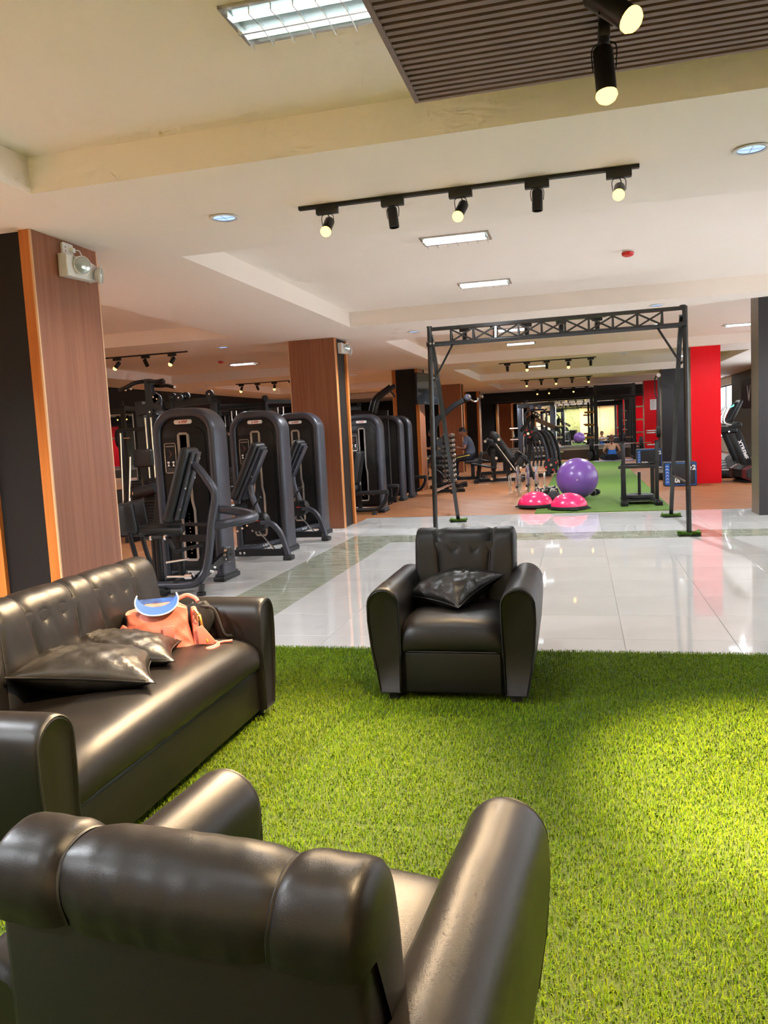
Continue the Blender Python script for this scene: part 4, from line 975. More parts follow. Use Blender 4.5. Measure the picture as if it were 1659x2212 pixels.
# --- more racks deeper at the left, seen over and between the towers
def cable_rack(label, loc, rz, h=2.05, w=1.3):
    r = thing('cable_rack', label, 'gym machine', loc, rz, group='black cable racks on the left side')
    for s in (-1, 1):
        for t in (0, 1): MB().bar((s*w/2, t*.8, 0), (s*w/2, t*.8, h), .075).build('upright', M_STEELBLK, r, smooth=0)
        MB().bar((s*w/2, -.1, .04), (s*w/2, .9, .04), .09, .08).bar((s*w/2, 0, h), (s*w/2, .8, h), .07).build('side_beam', M_STEELBLK, r, smooth=0)
        for k in range(12): MB().b2(s*w/2-.12, s*w/2+.12, .32, .48, .12+k*.05, .16+k*.05).build('weight_plate', M_STEELBLK, r, smooth=0)
        for q in (-.07, .07): MB().cyl((s*w/2+q, .4, .1), (s*w/2+q, .4, h-.1), .011, n=8).build('guide_rod', M_CHROME, r)
        MB().cyl((s*w/2-.02, .0, h+.06), (s*w/2+.02, .0, h+.06), .06, n=16).build('pulley', M_RUBBER, r)
    for t in (0, .8): MB().bar((-w/2, t, h-.05), (w/2, t, h-.05), .07).build('cross_beam', M_STEELBLK, r, smooth=0)
    MB().cyl((-w/2-.1, -.06, 1.5), (w/2+.1, -.06, 1.5), .014, n=8).build('chrome_bar', M_CHROME, r)
    padbox('bench_pad', r, (0, .1, .45), (.32, 1.0, .08), (0, 0, 0), (0, 0, 0)); MB().bar((0, -.2, 0), (0, -.2, .42), .07).bar((0, .4, 0), (0, .4, .42), .07).build('bench_legs', M_STEELBLK, r, smooth=0)
    for s in (-1, 1): MB().cyl((s*(w/2-.12), -.06, 1.5), (s*(w/2-.08), -.06, 1.5), .16, n=20).build('disc', M_RUBBER, r)
    return r
cr = cable_rack('black cable rack left of the multi station, by the mirror wall', (-8.6, 12.6, 0), .3)
dup(cr, (-6.3, 14.2, 0), -.4, label='black cable rack behind the second arched tower')
dup(cr, (-7.6, 17.2, 0), .1, label='black cable rack deep on the left under the far track')
dup(cr, (-5.7, 19.0, 0), 1.2, label='black cable rack behind the third arched tower')
# ------------------------------------------------------------------ gate frame with truss beam
M_GATE = mat('black gloss tube', srgb(20, 20, 21), .22, spec=.6)
gt = thing('truss_gate', 'black tubular gate with a lattice truss beam standing on the tiles', 'gate frame', (-.29, 10.0, 0)); og = (-.29, 10.0, 0)
def gput(name, b, m_=M_GATE, par=None): return b.build(name, m_, par or gt, off=og)
GL, GR, GF, GB = -1.765, 1.18, 9.55, 11.42
ztop, zlow = 2.585, 2.385
for x, s in ((GL, 1), (GR, -1)):
    gput('front_leg', MB().cyl((x, GF, .03), (x+.035*s*(1 if x < 0 else .4), GF, ztop), .029, n=12))
    gput('rear_leg', MB().bar((x+.0*s, GB, .03), (x+.05*s, GF+.22, 2.20), .05, .045))
    gput('rear_leg_top', MB().bar((x+.05*s, GF+.22, 2.20), (x+.045*s, GF+.02, ztop-.1), .05, .045))
    gput('side_brace', MB().cyl((x, GF, .60), (x+.012*s, GB-.42, .60), .016, n=8), M_CHROME)
    gput('side_brace', MB().cyl((x+.03*s, GF, 1.98), (x+.045*s, GF+.38, 1.98), .016, n=8), M_CHROME)
    gput('diagonal_brace', MB().cyl((x+.045*s, GF+.1, 1.95), (x+.30*s, GF+.1, zlow), .013, n=8))
    gput('top_cap', MB().cyl((x+.035*s, GF, ztop), (x+.035*s, GF, ztop+.012), .034, n=12))
    gput('clamp', MB().box((x+.04*s, GF, zlow), (.09, .09, .06), bev=.01))
a0, a1 = GL+.035, GR-.014
gput('top_chord', MB().bar((a0, GF, ztop-.025), (a1, GF, ztop-.02), .045, .04))
for yy in (GF-.04, GF+.13): gput('bottom_chord', MB().cyl((a0, yy, zlow), (a1, yy, zlow), .02, n=10))
NB = 9; w_ = (a1-a0-.5)/NB; xs_ = [a0+.26+w_*k for k in range(NB+1)]
for k, x in enumerate(xs_):
    for yy in (GF-.04, GF+.13): gput('truss_post', MB().bar((x, yy, zlow), (x, GF, ztop-.03), .022, .014))
    gput('chord_tie', MB().bar((x, GF-.04, zlow), (x, GF+.13, zlow), .016))
    if k < NB:
        gput('truss_diagonal', MB().bar((x, GF-.02, zlow+.01), (xs_[k+1], GF-.005, ztop-.045), .014, .02))
        gput('truss_diagonal', MB().bar((x, GF-.005, ztop-.045), (xs_[k+1], GF-.02, zlow+.01), .014, .02))
for x in (a0+.02, a0+.06): gput('bolt', MB().cyl((x, GF-.075, zlow), (x, GF-.055, zlow), .012, n=8), M_CHROME)
for k, (x, y_) in enumerate(((GL, GF), (GR, GF), (GL, GB), (GR, GB))):
    gput('foot_plate', MB().box((x, y_, .006), (.24, .17, .012), rot=(0, 0, .15*(k-1)), bev=.002), M_RUBBER)
M_SCRAP = grass_mat('grass scrap blades', srgb(62, 96, 30), srgb(78, 112, 36), srgb(98, 128, 48))
for k, (x, y_) in enumerate(((GL, GF), (GR, GF), (GL, GB), (GR, GB))):
    def sf(u, v): return (x+(u-.5)*.24, y_+(v-.5)*.15, .018+.035*abs(2*u-1)**2+.012*sin(9*u+5*v+k))
    b = MB(); b.grid(sf, 12, 8); o = gput('grass_scrap', b, M_TURF2)
    o2 = blades('grass_scrap_pile', 2600, x-.12, x+.12, y_-.075, y_+.075, .030, .004, M_SCRAP, z0=.02)
    o2.data.transform(Matrix.Translation((-og[0], -og[1], 0))); o2.parent = gt; o2['kind'] = 'stuff'

# ------------------------------------------------------------------ balls, domes, sled
eb = thing('exercise_ball', 'large shiny purple exercise ball on the turf', 'exercise ball', (-.075, 14.35, .014))
def ballf(u, v):
    t, ph = 2*pi*u, pi*v; rr = .362*(1+.004*abs(sin(9*ph))**.3-.004); z = .362-rr*cos(ph)
    return (rr*sin(ph)*cos(t), rr*sin(ph)*sin(t), max(0, z))
b = MB(); b.grid(ballf, 48, 40, cu=True); bmesh.ops.remove_doubles(b.bm, verts=b.bm.verts, dist=1e-5); b.build('ball', M_PURPLE, eb, smooth=80)
MB().cyl((.0, -.36, .36), (.0, -.366, .36), .012, n=12).build('valve', M_WHITEPL, eb)
def bosu(label, x, y_, z, rz):
    r = thing('balance_dome', label, 'balance trainer', (x, y_, z), rz, group='pink balance domes')
    MB().lathe([(0, .0), (.27, .0), (.295, .015), (.295, .035), (.28, .045)], n=40).build('platform', M_RUBBER, r)
    MB().lathe([(.282, .042)]+[(.282*cos(a), .042+.215*sin(a)) for a in [pi/2*k/12 for k in range(1, 12)]]+[(0, .257)], n=40).build('dome', M_PINK, r, smooth=80)
    MB().lathe([(.283, .038), (.292, .045), (.286, .055), (.279, .058)], n=40).build('rim', M_RUBBER, r)
    for s in (-1, 1): MB().tube(spline([(s*.27, -.05, .02), (s*.315, -.035, .018), (s*.325, 0, .018), (s*.315, .035, .018), (s*.27, .05, .02)], 5), .009, n=8).build('handle', M_RUBBER, r)
    return r
bosu('pink balance dome further from the tiles, half on the wood floor', -.745, 13.12, .014, .1)
bosu('pink balance dome in front of the purple ball', -.20, 12.66, .014, 0)
mb_ = thing('medicine_ball', 'small black medicine ball wedged between the domes and purple ball', 'medicine ball', (-.46, 13.48, .014))
MB().lathe([(0, 0)]+[(.115*sin(pi*k/14), .115-.115*cos(pi*k/14)) for k in range(1, 14)]+[(0, .23)], n=24).build('ball', M_RUBBER, mb_, smooth=80)
MB().tube([(.1155*cos(2*pi*k/30), .1155*sin(2*pi*k/30), .115) for k in range(30)], .003, n=5, closed=True).build('seam', M_STEELBLK, mb_)
def rope_mat():
    m = bpy.data.materials.new('battle rope'); m.use_nodes = True; nt = m.node_tree; p = nt.nodes['Principled BSDF']
    tc = nt.nodes.new('ShaderNodeTexCoord'); v = nt.nodes.new('ShaderNodeTexVoronoi'); v.inputs['Scale'].default_value = 26
    rp = nt.nodes.new('ShaderNodeValToRGB'); rp.color_ramp.interpolation = 'CONSTANT'
    rp.color_ramp.elements[0].color = srgb(30, 27, 26); rp.color_ramp.elements[1].color = srgb(215, 205, 195); rp.color_ramp.elements[1].position = .55
    e = rp.color_ramp.elements.new(.85); e.color = srgb(150, 50, 45)
    nt.links.new(tc.outputs['Object'], v.inputs['Vector']); nt.links.new(v.outputs['Color'], rp.inputs[0]); nt.links.new(rp.outputs[0], p.inputs['Base Color']); p.inputs['Roughness'].default_value = .8; return m
br_ = thing('battle_rope', 'speckled black and white battle rope coiled beside the purple ball', 'rope', (-.62, 14.5, .014))
pts = []
for k in range(150):
    t = k/150*2*pi*5.3; lay = k/150*5.3; pts.append(((.24-.012*lay)*cos(t), .20*sin(t), .024+.034*lay+.012*sin(3*t)))
MB().tube(pts, .023, n=7).build('coil', rope_mat(), br_)
MB().tube(spline([pts[-1], (.05, -.15, .19), (-.1, -.25, .1), (-.22, -.30, .028)], 6), .023, n=7).build('loose_end', M_RUBBER, br_)
sl_ = thing('weight_sled', 'black push sled with two tall posts and a loaded plate', 'weight sled', (.90, 13.0, .014))
for s in (-1, 1):
    MB().bar((s*.245, -.12, .055), (s*.245, .75, .055), .07, .05).build('skid', M_STEELBLK, sl_, smooth=0)
    MB().bar((s*.245, .06, .05), (s*.255, .06, 1.0), .058, .055, up=(0, 1, 0), bev=.006).build('push_post', M_STEELBLK, sl_)
    MB().bar((s*.235, .70, .05), (s*.235, .70, .62), .06, .05, up=(0, 1, 0)).build('rear_post', M_STEELBLK, sl_, smooth=0)
    MB().box((s*.255, -.12, .035), (.11, .12, .07), bev=.008).build('foot_block', M_STEELBLK, sl_)
    MB().b2(s*.245-.03, s*.245+.03, .0, .10, 1.0, 1.006).build('post_cap', M_RUBBER, sl_, smooth=0)
MB().bar((-.33, .06, .60), (.24, .06, .60), .06, .045).bar((-.24, .70, .60), (.24, .70, .60), .05).build('cross_bar', M_STEELBLK, sl_, smooth=0)
MB().b2(-.24, .24, .05, .6, .06, .085).build('deck', M_STEELBLK, sl_, smooth=0)
MB().cyl((0, .3, .08), (0, .3, .50), .025, n=14).build('weight_pin', M_STEELBLK, sl_)
MB().lathe([(.028, 0), (.21, 0), (.225, .012), (.225, .05), (.21, .06), (.17, .055), (.15, .05), (.028, .05)], (0, .3, .087), n=36).build('weight_plate', M_RUBBER, sl_)

def plyo(label, loc, rz, w, d, h):
    r = thing('plyo_box', label, 'jump box', loc, rz, group='soft jump boxes')
    MB().b2(-w/2, w/2, 0, d, 0, h, bev=.02, seg=2).build('foam_body', mat('box vinyl', srgb(38, 40, 44), .55), r)
    f = MB()
    m_ = .018
    for (x0, x1, z0, z1) in ((-w/2+m_, w/2-m_, h-m_-.014, h-m_), (-w/2+m_, w/2-m_, m_, m_+.014), (w/2-m_-.014, w/2-m_, m_, h-m_), (-w/2+m_, -w/2+m_+.085, m_, h-m_)): f.b2(x0, x1, -.0025, -.0005, z0, z1)
    f.build('blue_border', M_BLUE, r, smooth=0)
    for k in range(6):
        zz = m_+.05+k*(h-.10)/6; xx = -w/2+m_+.042
        MB().prism([(xx-.026, zz), (xx, zz+.026), (xx+.026, zz), (xx+.026, zz+.012), (xx, zz+.038), (xx-.026, zz+.012)], -.004, -.0026, 'y').build('chevron', M_TXTW, r, smooth=0)
    text('height_mark', '20i', .135, M_TXTW, r, (-w/2+.13, -.003, .115), (pi/2, 0, 0), align='LEFT', bold=.006)
    x0 = w/2-.13
    MB().prism([(x0-.035, .0+h-.12), (x0, h-.07), (x0+.035, h-.12), (x0+.016, h-.12), (x0+.016, h-.165), (x0-.016, h-.165), (x0-.016, h-.12)], -.004, -.0026, 'y').build('arrow_mark', M_TXTW, r, smooth=0)
    text('number_mark', '2', .13, M_TXTW, r, (x0+.072, -.003, h-.115), (pi/2, 0, 0), bold=.006)
    return r
plyo('nearer black and blue jump box leaning by the red column', (1.905, 16.58, 0), -.03, .615, .44, .475)
plyo('farther black and blue jump box in front of the black column', (1.87, 23.4, 0), -.02, .68, .55, .52)

# small black gadgets on the turf
fp_ = thing('foot_pump', 'small black gadget at the turf edge before the pink dome', 'gadget', (-.12, 12.33, .014))
MB().box((0, 0, .02), (.12, .05, .035), bev=.01).build('body', M_RUBBER, fp_)
for k in range(3): MB().cyl((-.035+k*.035, -.03, .02), (-.035+k*.035, -.022, .02), .013, n=10).build('dial', M_STEELBLK, fp_)
def dumbbell(label, loc, rz, L=.26, r_=.055, mh=M_RUBBER, mg=M_STEELBLK, grp=None):
    r = thing('dumbbell', label, 'dumbbell', loc, rz, group=grp)
    MB().cyl((-L/2+.05, 0, r_), (L/2-.05, 0, r_), .015, n=8).build('grip', mg, r)
    for s in (-1, 1): MB().cyl((s*(L/2-.07), 0, r_), (s*L/2, 0, r_), r_, n=8).build('head', mh, r)
    return r
dumbbell('black dumbbell peeking out right of the purple ball', (.235, 14.95, .014), 1.2)

# ------------------------------------------------------------------ chrome parallel bars
def dip_bar(label, x, y_, sd, h):
    r = thing('push_up_stand', label, 'push up stand', (x, y_, 0), group='chrome push up stands')
    for yy in (0, .42):
        MB().tube(spline([(.02*sd, yy, .014), (.012*sd, yy, h*.5), (0, yy, h-.02), (0, yy+(.02 if yy == 0 else -.02), h)], 5), .015, n=8).build('post', M_CHROME, r)
        MB().tube([(px_-sd*.085, yy+.01, pz_+.245) for (px_, pz_) in rrect(.135, .36, .03, 3)], .013, n=8, closed=True).build('side_loop', M_CHROME, r)
        MB().cyl((-.005*sd, yy-.03, .19), (-.005*sd, yy+.03, .19), .024, n=12).build('hub', M_RUBBER, r)
    MB().cyl((0, .0, h), (0, .42, h), .015, n=8).build('handle', M_CHROME, r)
    MB().cyl((.02*sd, 0, .03), (.02*sd, .42, .03), .012, n=8).build('floor_bar', M_CHROME, r)
    return r
dip_bar('left one of the chrome push up stands on the wood floor', -1.20, 15.25, 1, .56)
dip_bar('middle one of the chrome push up stands on the wood floor', -1.02, 15.45, 1, .58)
dip_bar('right one of the chrome push up stands on the wood floor', -.86, 15.6, -1, .57)

# ------------------------------------------------------------------ dumbbell tower
od = (-2.80, 17.0, 0)
dr = thing('dumbbell_rack', 'upright black dumbbell tower loaded with chrome dumbbells', 'dumbbell rack', od)
MB().bar((-2.86, 17.05, .03), (-2.86, 17.05, 1.27), .09, .08, up=(0, 1, 0)).build('post', M_STEELBLK, dr, off=od, smooth=0)
MB().bar((-3.15, 16.95, .03), (-2.45, 16.95, .03), .09, .06).bar((-3.05, 16.6, .03), (-2.95, 17.5, .03), .09, .06).bar((-2.65, 16.5, .03), (-2.6, 17.5, .03), .09, .06).build('base', M_STEELBLK, dr, off=od, smooth=0)
zz = [1.215-.108*k for k in range(10)]
first = None
for k, z in enumerate(zz):
    MB().bar((-2.93, 16.90, z-.045), (-2.62, 16.90, z-.045), .05, .015).bar((-2.93, 17.15, z-.045), (-2.62, 17.15, z-.045), .05, .015).build('cradle', M_STEELBLK, dr, off=od, smooth=0)
    for j, x in enumerate((-2.85, -2.70)):
        rr = .045+.0007*k
        d_ = thing('dumbbell', ('left' if j == 0 else 'right')+' chrome dumbbell on shelf %s from the top of the tower' % ('one two three four five six seven eight nine ten'.split()[k]), 'dumbbell', (x, 17.03, z-.036+rr), pi/2, group='chrome dumbbells on the tower')
        MB().cyl((-.09, 0, 0), (.09, 0, 0), .014, n=8).build('grip', M_STEELBLK, d_)
        for s in (-1, 1): MB().lathe([(0, 0), (rr*.8, 0), (rr, .012), (rr, .06), (rr*.8, .072), (0, .072)], n=14).xf(Matrix.Translation((s*.085-(.072 if s < 0 else 0), 0, 0)) @ Matrix.Rotation(pi/2, 4, 'Y')).build('head', M_CHROME, d_)
# ------------------------------------------------------------------ mid and far gym
# curved lever machine by the wood column
oc = (-3.2, 18.8, 0)
cl = thing('lever_pulldown_machine', 'black lever machine with one long curved arm before the brown column', 'gym machine', oc)
def cput(n_, b, m_=M_STEELBLK, sm=35): return b.build(n_, m_, cl, off=oc, smooth=sm)
cput('curved_arm', MB().tube(spline([(-3.481, 18.800, 1.518), (-3.308, 18.800, 1.619), (-3.158, 18.800, 1.710), (-2.904, 18.800, 1.904), (-2.633, 18.800, 2.030), (-2.521, 18.800, 2.066)], 6), 1.0, prof=rrect(.13, .08, .03, 3), up=(0, 1, 0)), sm=50)
cput('arm_joint', MB().sphere((-2.557, 18.750, 2.078), .09, 14, 8), M_GRAPH); cput('joint_cap', MB().sphere((-2.514, 18.680, 2.106), .035, 10, 6), M_CHROME)
cput('hook', MB().tube(spline([(-2.515, 18.750, 2.043), (-2.402, 18.700, 1.981), (-2.325, 18.700, 1.987), (-2.311, 18.700, 2.061)], 5), .02, n=8), M_CHROME)
cput('upright', MB().bar((-3.45, 18.85, 0), (-3.40, 18.85, 1.50), .12, .10, up=(0, 1, 0)).bar((-3.30, 18.90, 0), (-3.45, 18.90, 1.2), .10, .10, up=(0, 1, 0)))
cput('arm_root', MB().bar((-3.469, 18.800, 1.296), (-3.284, 18.800, 1.651), .14, .12, up=(0, 1, 0)))
cput('base', MB().bar((-3.42, 18.40, .04), (-2.6, 18.40, .04), .10, .08).bar((-3.36, 18.00, .04), (-3.36, 19.40, .04), .10, .08).bar((-2.75, 18.00, .04), (-2.75, 19.10, .04), .09, .08))
for k, z in enumerate((.35, .75, 1.05)): cput('plate', MB().cyl((-3.22, 18.50+.1*k, z), (-3.22, 18.56+.1*k, z), .19-.03*k, n=22), M_RUBBER)
cput('seat', MB().box((-3.25, 18.35, .50), (.32, .40, .09), bev=.03, seg=3), M_PAD); cput('thigh_pad', MB().cyl((-3.45, 18.30, .72), (-3.05, 18.30, .72), .06, n=14), M_PAD)
cput('seat_post', MB().bar((-3.25, 18.40, .05), (-3.25, 18.40, .47), .08))
for k in range(4): cput('bolt', MB().cyl((-3.42, 18.78, .35+k*.2), (-3.42, 18.80, .35+k*.2), .016, n=8), M_CHROME)
cput('foot_tube', MB().tube(spline([(-3.3, 17.90, .5), (-3.1, 17.80, .35), (-2.95, 17.80, .12), (-2.85, 17.90, .05)], 5), .03, n=8))

# leg press by the seated man
oq = (-2.1, 19.6, 0)
lq = thing('leg_press_machine', 'black incline leg press in front of the seated man', 'gym machine', oq)
def lput(n_, b, m_=M_STEELBLK, sm=35): return b.build(n_, m_, lq, off=oq, smooth=sm)
lput('base_beam', MB().bar((-2.458, 19.600, 0.054), (-1.344, 19.600, 0.059), .12, .08).bar((-2.5, 19.2, .05), (-2.5, 20.2, .05), .10, .08).bar((-1.42, 19.2, .05), (-1.42, 20.2, .05), .10, .08))
for y_ in (19.45, 20.0): lput('rail', MB().bar((-2.05, y_, .98), (-1.45, y_, .10), .07, .06, up=(0, 1, 0)))
lput('rail_edge', MB().bar((-2.0, 19.40, .95), (-1.45, 19.40, .14), .02), M_CHROME)
lput('foot_sled', MB().box((-1.95, 19.7, 1.0), (.10, .55, .52), rot=(0, radians(-32), 0), bev=.02), M_SHROUD)
lput('backrest', MB().box((-1.86, 19.72, .86), (.16, .34, .78), rot=(0, radians(-34), 0), bev=.04, seg=3), M_PAD)
lput('head_pad', MB().box((-2.02, 19.6, .92), (.34, .30, .12), rot=(0, radians(28), 0), bev=.04, seg=3), M_PAD)
lput('seat', MB().box((-1.47, 19.7, .42), (.15, .36, .50), rot=(0, radians(35), 0), bev=.035, seg=3), M_PAD)
lput('foot_plate', MB().box((-2.32, 19.45, .42), (.62, .30, .04), rot=(0, radians(12), 0), bev=.01), M_SHROUD)
lput('strut', MB().bar((-2.12, 19.4, .06), (-2.0, 19.4, .62), .07, .06, up=(0, 1, 0)).bar((-2.5, 19.6, .05), (-2.42, 19.6, .6), .09))
lput('side_post', MB().bar((-1.75, 19.7, .05), (-1.75, 19.7, .5), .09).bar((-2.1, 19.7, .05), (-2.1, 19.7, .75), .08))
lput('curved_guard', MB().tube(spline([(-1.40, 19.4, .62), (-1.25, 19.4, .50), (-1.18, 19.4, .30), (-1.10, 19.4, .05)], 5), .035, n=8))
for (x, z) in ((-2.0, .60), (-1.42, .34), (-2.13, .10), (-2.25, 1.02), (-1.92, 1.05)): lput('knob', MB().cyl((x, 19.34, z), (x, 19.38, z), .035, n=12), M_CHROME)
lput('grip', MB().tube(spline([(-2.30, 19.4, 1.02), (-2.18, 19.4, 1.06), (-2.05, 19.4, 1.02)], 5), .018, n=6))
for k in range(3): lput('plate', MB().cyl((-2.0+.0*k, 20.1+.06*k, .66), (-2.0, 20.15+.06*k, .66), .20, n=22), M_RUBBER)

dup(lq, (-2.45, 22.7, 0), .2, label='second black incline machine behind the leg press')
# plate loaded lever press with curved tubes
ok = (-1.0, 21.6, 0)
pk = thing('plate_loaded_press', 'black plate loaded press with bundled curved tubes and red dotted plates', 'gym machine', ok)
def kput(n_, b, m_=M_STEELBLK, sm=35): return b.build(n_, m_, pk, off=ok, smooth=sm)
Y0 = 21.6
for k in range(4):
    y_ = Y0-.3+k*.2; dx = .10*k
    kput('curved_tube', MB().tube(spline([(-1.28+dx, y_, 1.18), (-1.10+dx, y_, 1.15), (-.98+dx, y_, .98), (-.88+dx, y_, .60), (-.84+dx, y_, .05)], 6), .042, n=10), M_STEELBLK if k % 2 else M_GRAPH)
for k in range(3): kput('inner_tube', MB().tube(spline([(-1.32+k*.1, Y0, 1.0), (-1.22+k*.1, Y0, .6), (-1.25+k*.1, Y0, .25)], 5), .028, n=8), M_GRAPH)
kput('upright', MB().bar((-1.42, Y0, 0), (-1.20, Y0, 1.62), .11, .10, up=(0, 1, 0)).bar((-1.55, Y0, 1.2), (-1.18, Y0, 1.66), .10, .10, up=(0, 1, 0)))
kput('head_block', MB().box((-1.14, Y0, 1.62), (.22, .20, .14), rot=(0, .6, 0), bev=.03)); 
for k in range(3): kput('head_bolt', MB().sphere((-1.19+k*.06, Y0-.11, 1.66-.03*k), .03, 8, 6), M_CHROME)
kput('lever_arm', MB().bar((-1.12, Y0-.15, 1.50), (-.58, Y0-.15, 1.22), .12, .09, up=(0, 1, 0)), mat('bronze lever', srgb(92, 74, 64), .35, metal=.4))
kput('lever_grip', MB().cyl((-.60, Y0-.25, 1.22), (-.60, Y0+.1, 1.22), .06, n=12), M_RUBBER)
for (x, z, rr) in ((-1.32, 1.14, .13), (-.76, .30, .185)):
    kput('plate', MB().cyl((x, Y0-.55, z), (x, Y0-.45, z), rr, n=26), M_RUBBER); kput('plate_hub', MB().cyl((x, Y0-.60, z), (x, Y0-.54, z), .035, n=12), M_CHROME)
    for q in range(4): kput('red_dot', MB().cyl((x+rr*.75*cos(q*pi/2+.4), Y0-.56, z+rr*.75*sin(q*pi/2+.4)), (x+rr*.75*cos(q*pi/2+.4), Y0-.545, z+rr*.75*sin(q*pi/2+.4)), .03, n=10), M_TXTR)
kput('base', MB().bar((-1.5, Y0-.5, .04), (-.76, Y0-.5, .04), .1, .08).bar((-1.5, Y0+.5, .04), (-.76, Y0+.5, .04), .1, .08).bar((-1.45, Y0-.5, .04), (-1.45, Y0+.5, .04), .1, .08))
kput('seat', MB().box((-1.05, Y0+.1, .48), (.34, .34, .09), bev=.03), M_PAD)

# functional trainer frame with tall uprights in front of the mirrors
of = (-1.3, 26.2, 0)
ft = thing('functional_trainer', 'tall black double upright trainer in front of the back mirrors', 'gym machine', of)
def fput(n_, b, m_=M_STEELBLK, sm=35): return b.build(n_, m_, ft, off=of, smooth=sm)
for x in (-1.90, -.86):
    fput('upright', MB().bar((x, 26.2, 0), (x, 26.2, 2.05), .15, .15, up=(0, 1, 0), bev=.02), M_GRAPH)
    fput('foot', MB().box((x, 26.2, .03), (.30, .9, .06), bev=.01))
    fput('guide_rod', MB().cyl((x+.11, 26.1, .1), (x+.11, 26.1, 1.9), .015, n=8), M_CHROME)
    for z in (1.28, .92, .45): fput('peg', MB().cyl((x-.32 if x < -1.2 else x+.06, 26.1, z), (x-.06 if x < -1.2 else x+.32, 26.1, z), .022, n=8), M_CHROME)
fput('top_beam', MB().bar((-1.95, 26.2, 1.98), (-.80, 26.2, 2.02), .16, .12))
fput('inner_frame', MB().tube([(-1.72, 26.15, .3), (-1.72, 26.15, 1.72), (-1.62, 26.15, 1.84), (-1.14, 26.15, 1.84), (-1.04, 26.15, 1.72), (-1.04, 26.15, .3)], .03, n=8))
fput('brace', MB().bar((-1.95, 26.2, 1.9), (-1.62, 26.3, 2.16), .05))
for x in (-1.5, -1.25): fput('pulley', MB().cyl((x, 26.08, 1.93), (x, 26.14, 1.93), .07, n=16), M_GRAPH)

# power rack beside the far red column
orr = (1.5, 29.0, 0)
pr_ = thing('power_rack', 'black power rack holding a barbell beside the far red column', 'gym machine', orr)
def rput(n_, b, m_=M_STEELBLK, sm=35): return b.build(n_, m_, pr_, off=orr, smooth=sm)
for x in (.55, 1.82):
    for y_ in (28.8, 30.1): rput('upright', MB().bar((x, y_, 0), (x, y_, 2.62), .11, .10, up=(0, 1, 0)))
    rput('side_beam', MB().bar((x, 28.8, 2.50), (x, 30.1, 2.50), .10).bar((x, 28.6, .05), (x, 30.2, .05), .12, .10))
    rput('safety_arm', MB().bar((x, 28.85, .75), (x, 30.05, .75), .06, .08))
    for z in (.95, 1.15, 1.38, 1.60): rput('hook', MB().box((x-.02, 28.74, z), (.07, .05, .07)))
for y_ in (28.8, 30.1): rput('cross_beam', MB().bar((.55, y_, 2.55), (1.82, y_, 2.55), .09, .12))
rput('pull_up_bar', MB().cyl((.5, 28.72, 2.20), (1.9, 28.72, 2.20), .035, n=8)); rput('lower_beam', MB().bar((.55, 29.2, 2.2), (1.82, 29.2, 2.2), .08, .22))
for z in (1.70, 1.26, .82): 
    rput('plate_peg', MB().cyl((.16, 28.75, z), (.48, 28.75, z), .035, n=8), M_BRASS)
    rput('plate_peg', MB().cyl((1.88, 28.75, z+.10), (2.15, 28.75, z+.10), .03, n=8), M_CHROME)
rput('storage_post', MB().bar((.40, 28.9, 0), (.40, 28.9, 2.3), .09, .09, up=(0, 1, 0)))
rput('barbell', MB().cyl((.45, 28.62, .56), (2.35, 28.62, .56), .022, n=8), M_CHROME)
for x in (.30, 1.97): rput('barbell_plate', MB().cyl((x, 28.62, .56), (x+.10, 28.62, .56), .22, n=24), M_RUBBER)
rput('bench', MB().box((1.15, 29.4, .42), (.32, 1.2, .09), bev=.03).bar((1.15, 29.0, 0), (1.15, 29.0, .38), .08).bar((1.15, 29.8, 0), (1.15, 29.8, .38), .08), M_PAD)
for k, x in enumerate((.42, .28)): rput('floor_plate', MB().cyl((x, 28.6, .20), (x+.06, 28.62, .20), .20, n=22), M_RUBBER)

# cable pulley on the black column
cp = thing('cable_pulley', 'black pull cable hanging beside the black column with a weight disc', 'cable', (2.16, 24.0, 0)); ocp = (2.16, 24.0, 0)
MB().tube(spline([(2.23, 24.05, 2.60), (2.14, 24.0, 2.56), (2.10, 24.0, 2.42), (2.12, 24.0, 2.0), (2.15, 24.0, 1.9), (2.14, 24.0, 1.2), (2.16, 24.0, .95)], 6), .018, n=6).build('cable', M_RUBBER, cp, off=ocp)
MB().cyl((2.20, 23.95, 2.58), (2.20, 24.1, 2.58), .06, n=14).build('pulley', M_CHROME, cp, off=ocp)
MB().cyl((2.12, 23.96, .98), (2.22, 23.96, .98), .16, n=20).build('weight_disc', M_RUBBER, cp, off=ocp)
for z in (1.02, .96, .62): MB().cyl((1.85, 24.0, z), (2.12, 24.0, z), .022, n=8).build('peg', M_CHROME, cp, off=ocp)
MB().bar((2.20, 24.03, .05), (2.20, 24.03, 2.6), .05, .04, up=(0, 1, 0)).build('rail', M_GRAPH, cp, off=ocp, smooth=0)

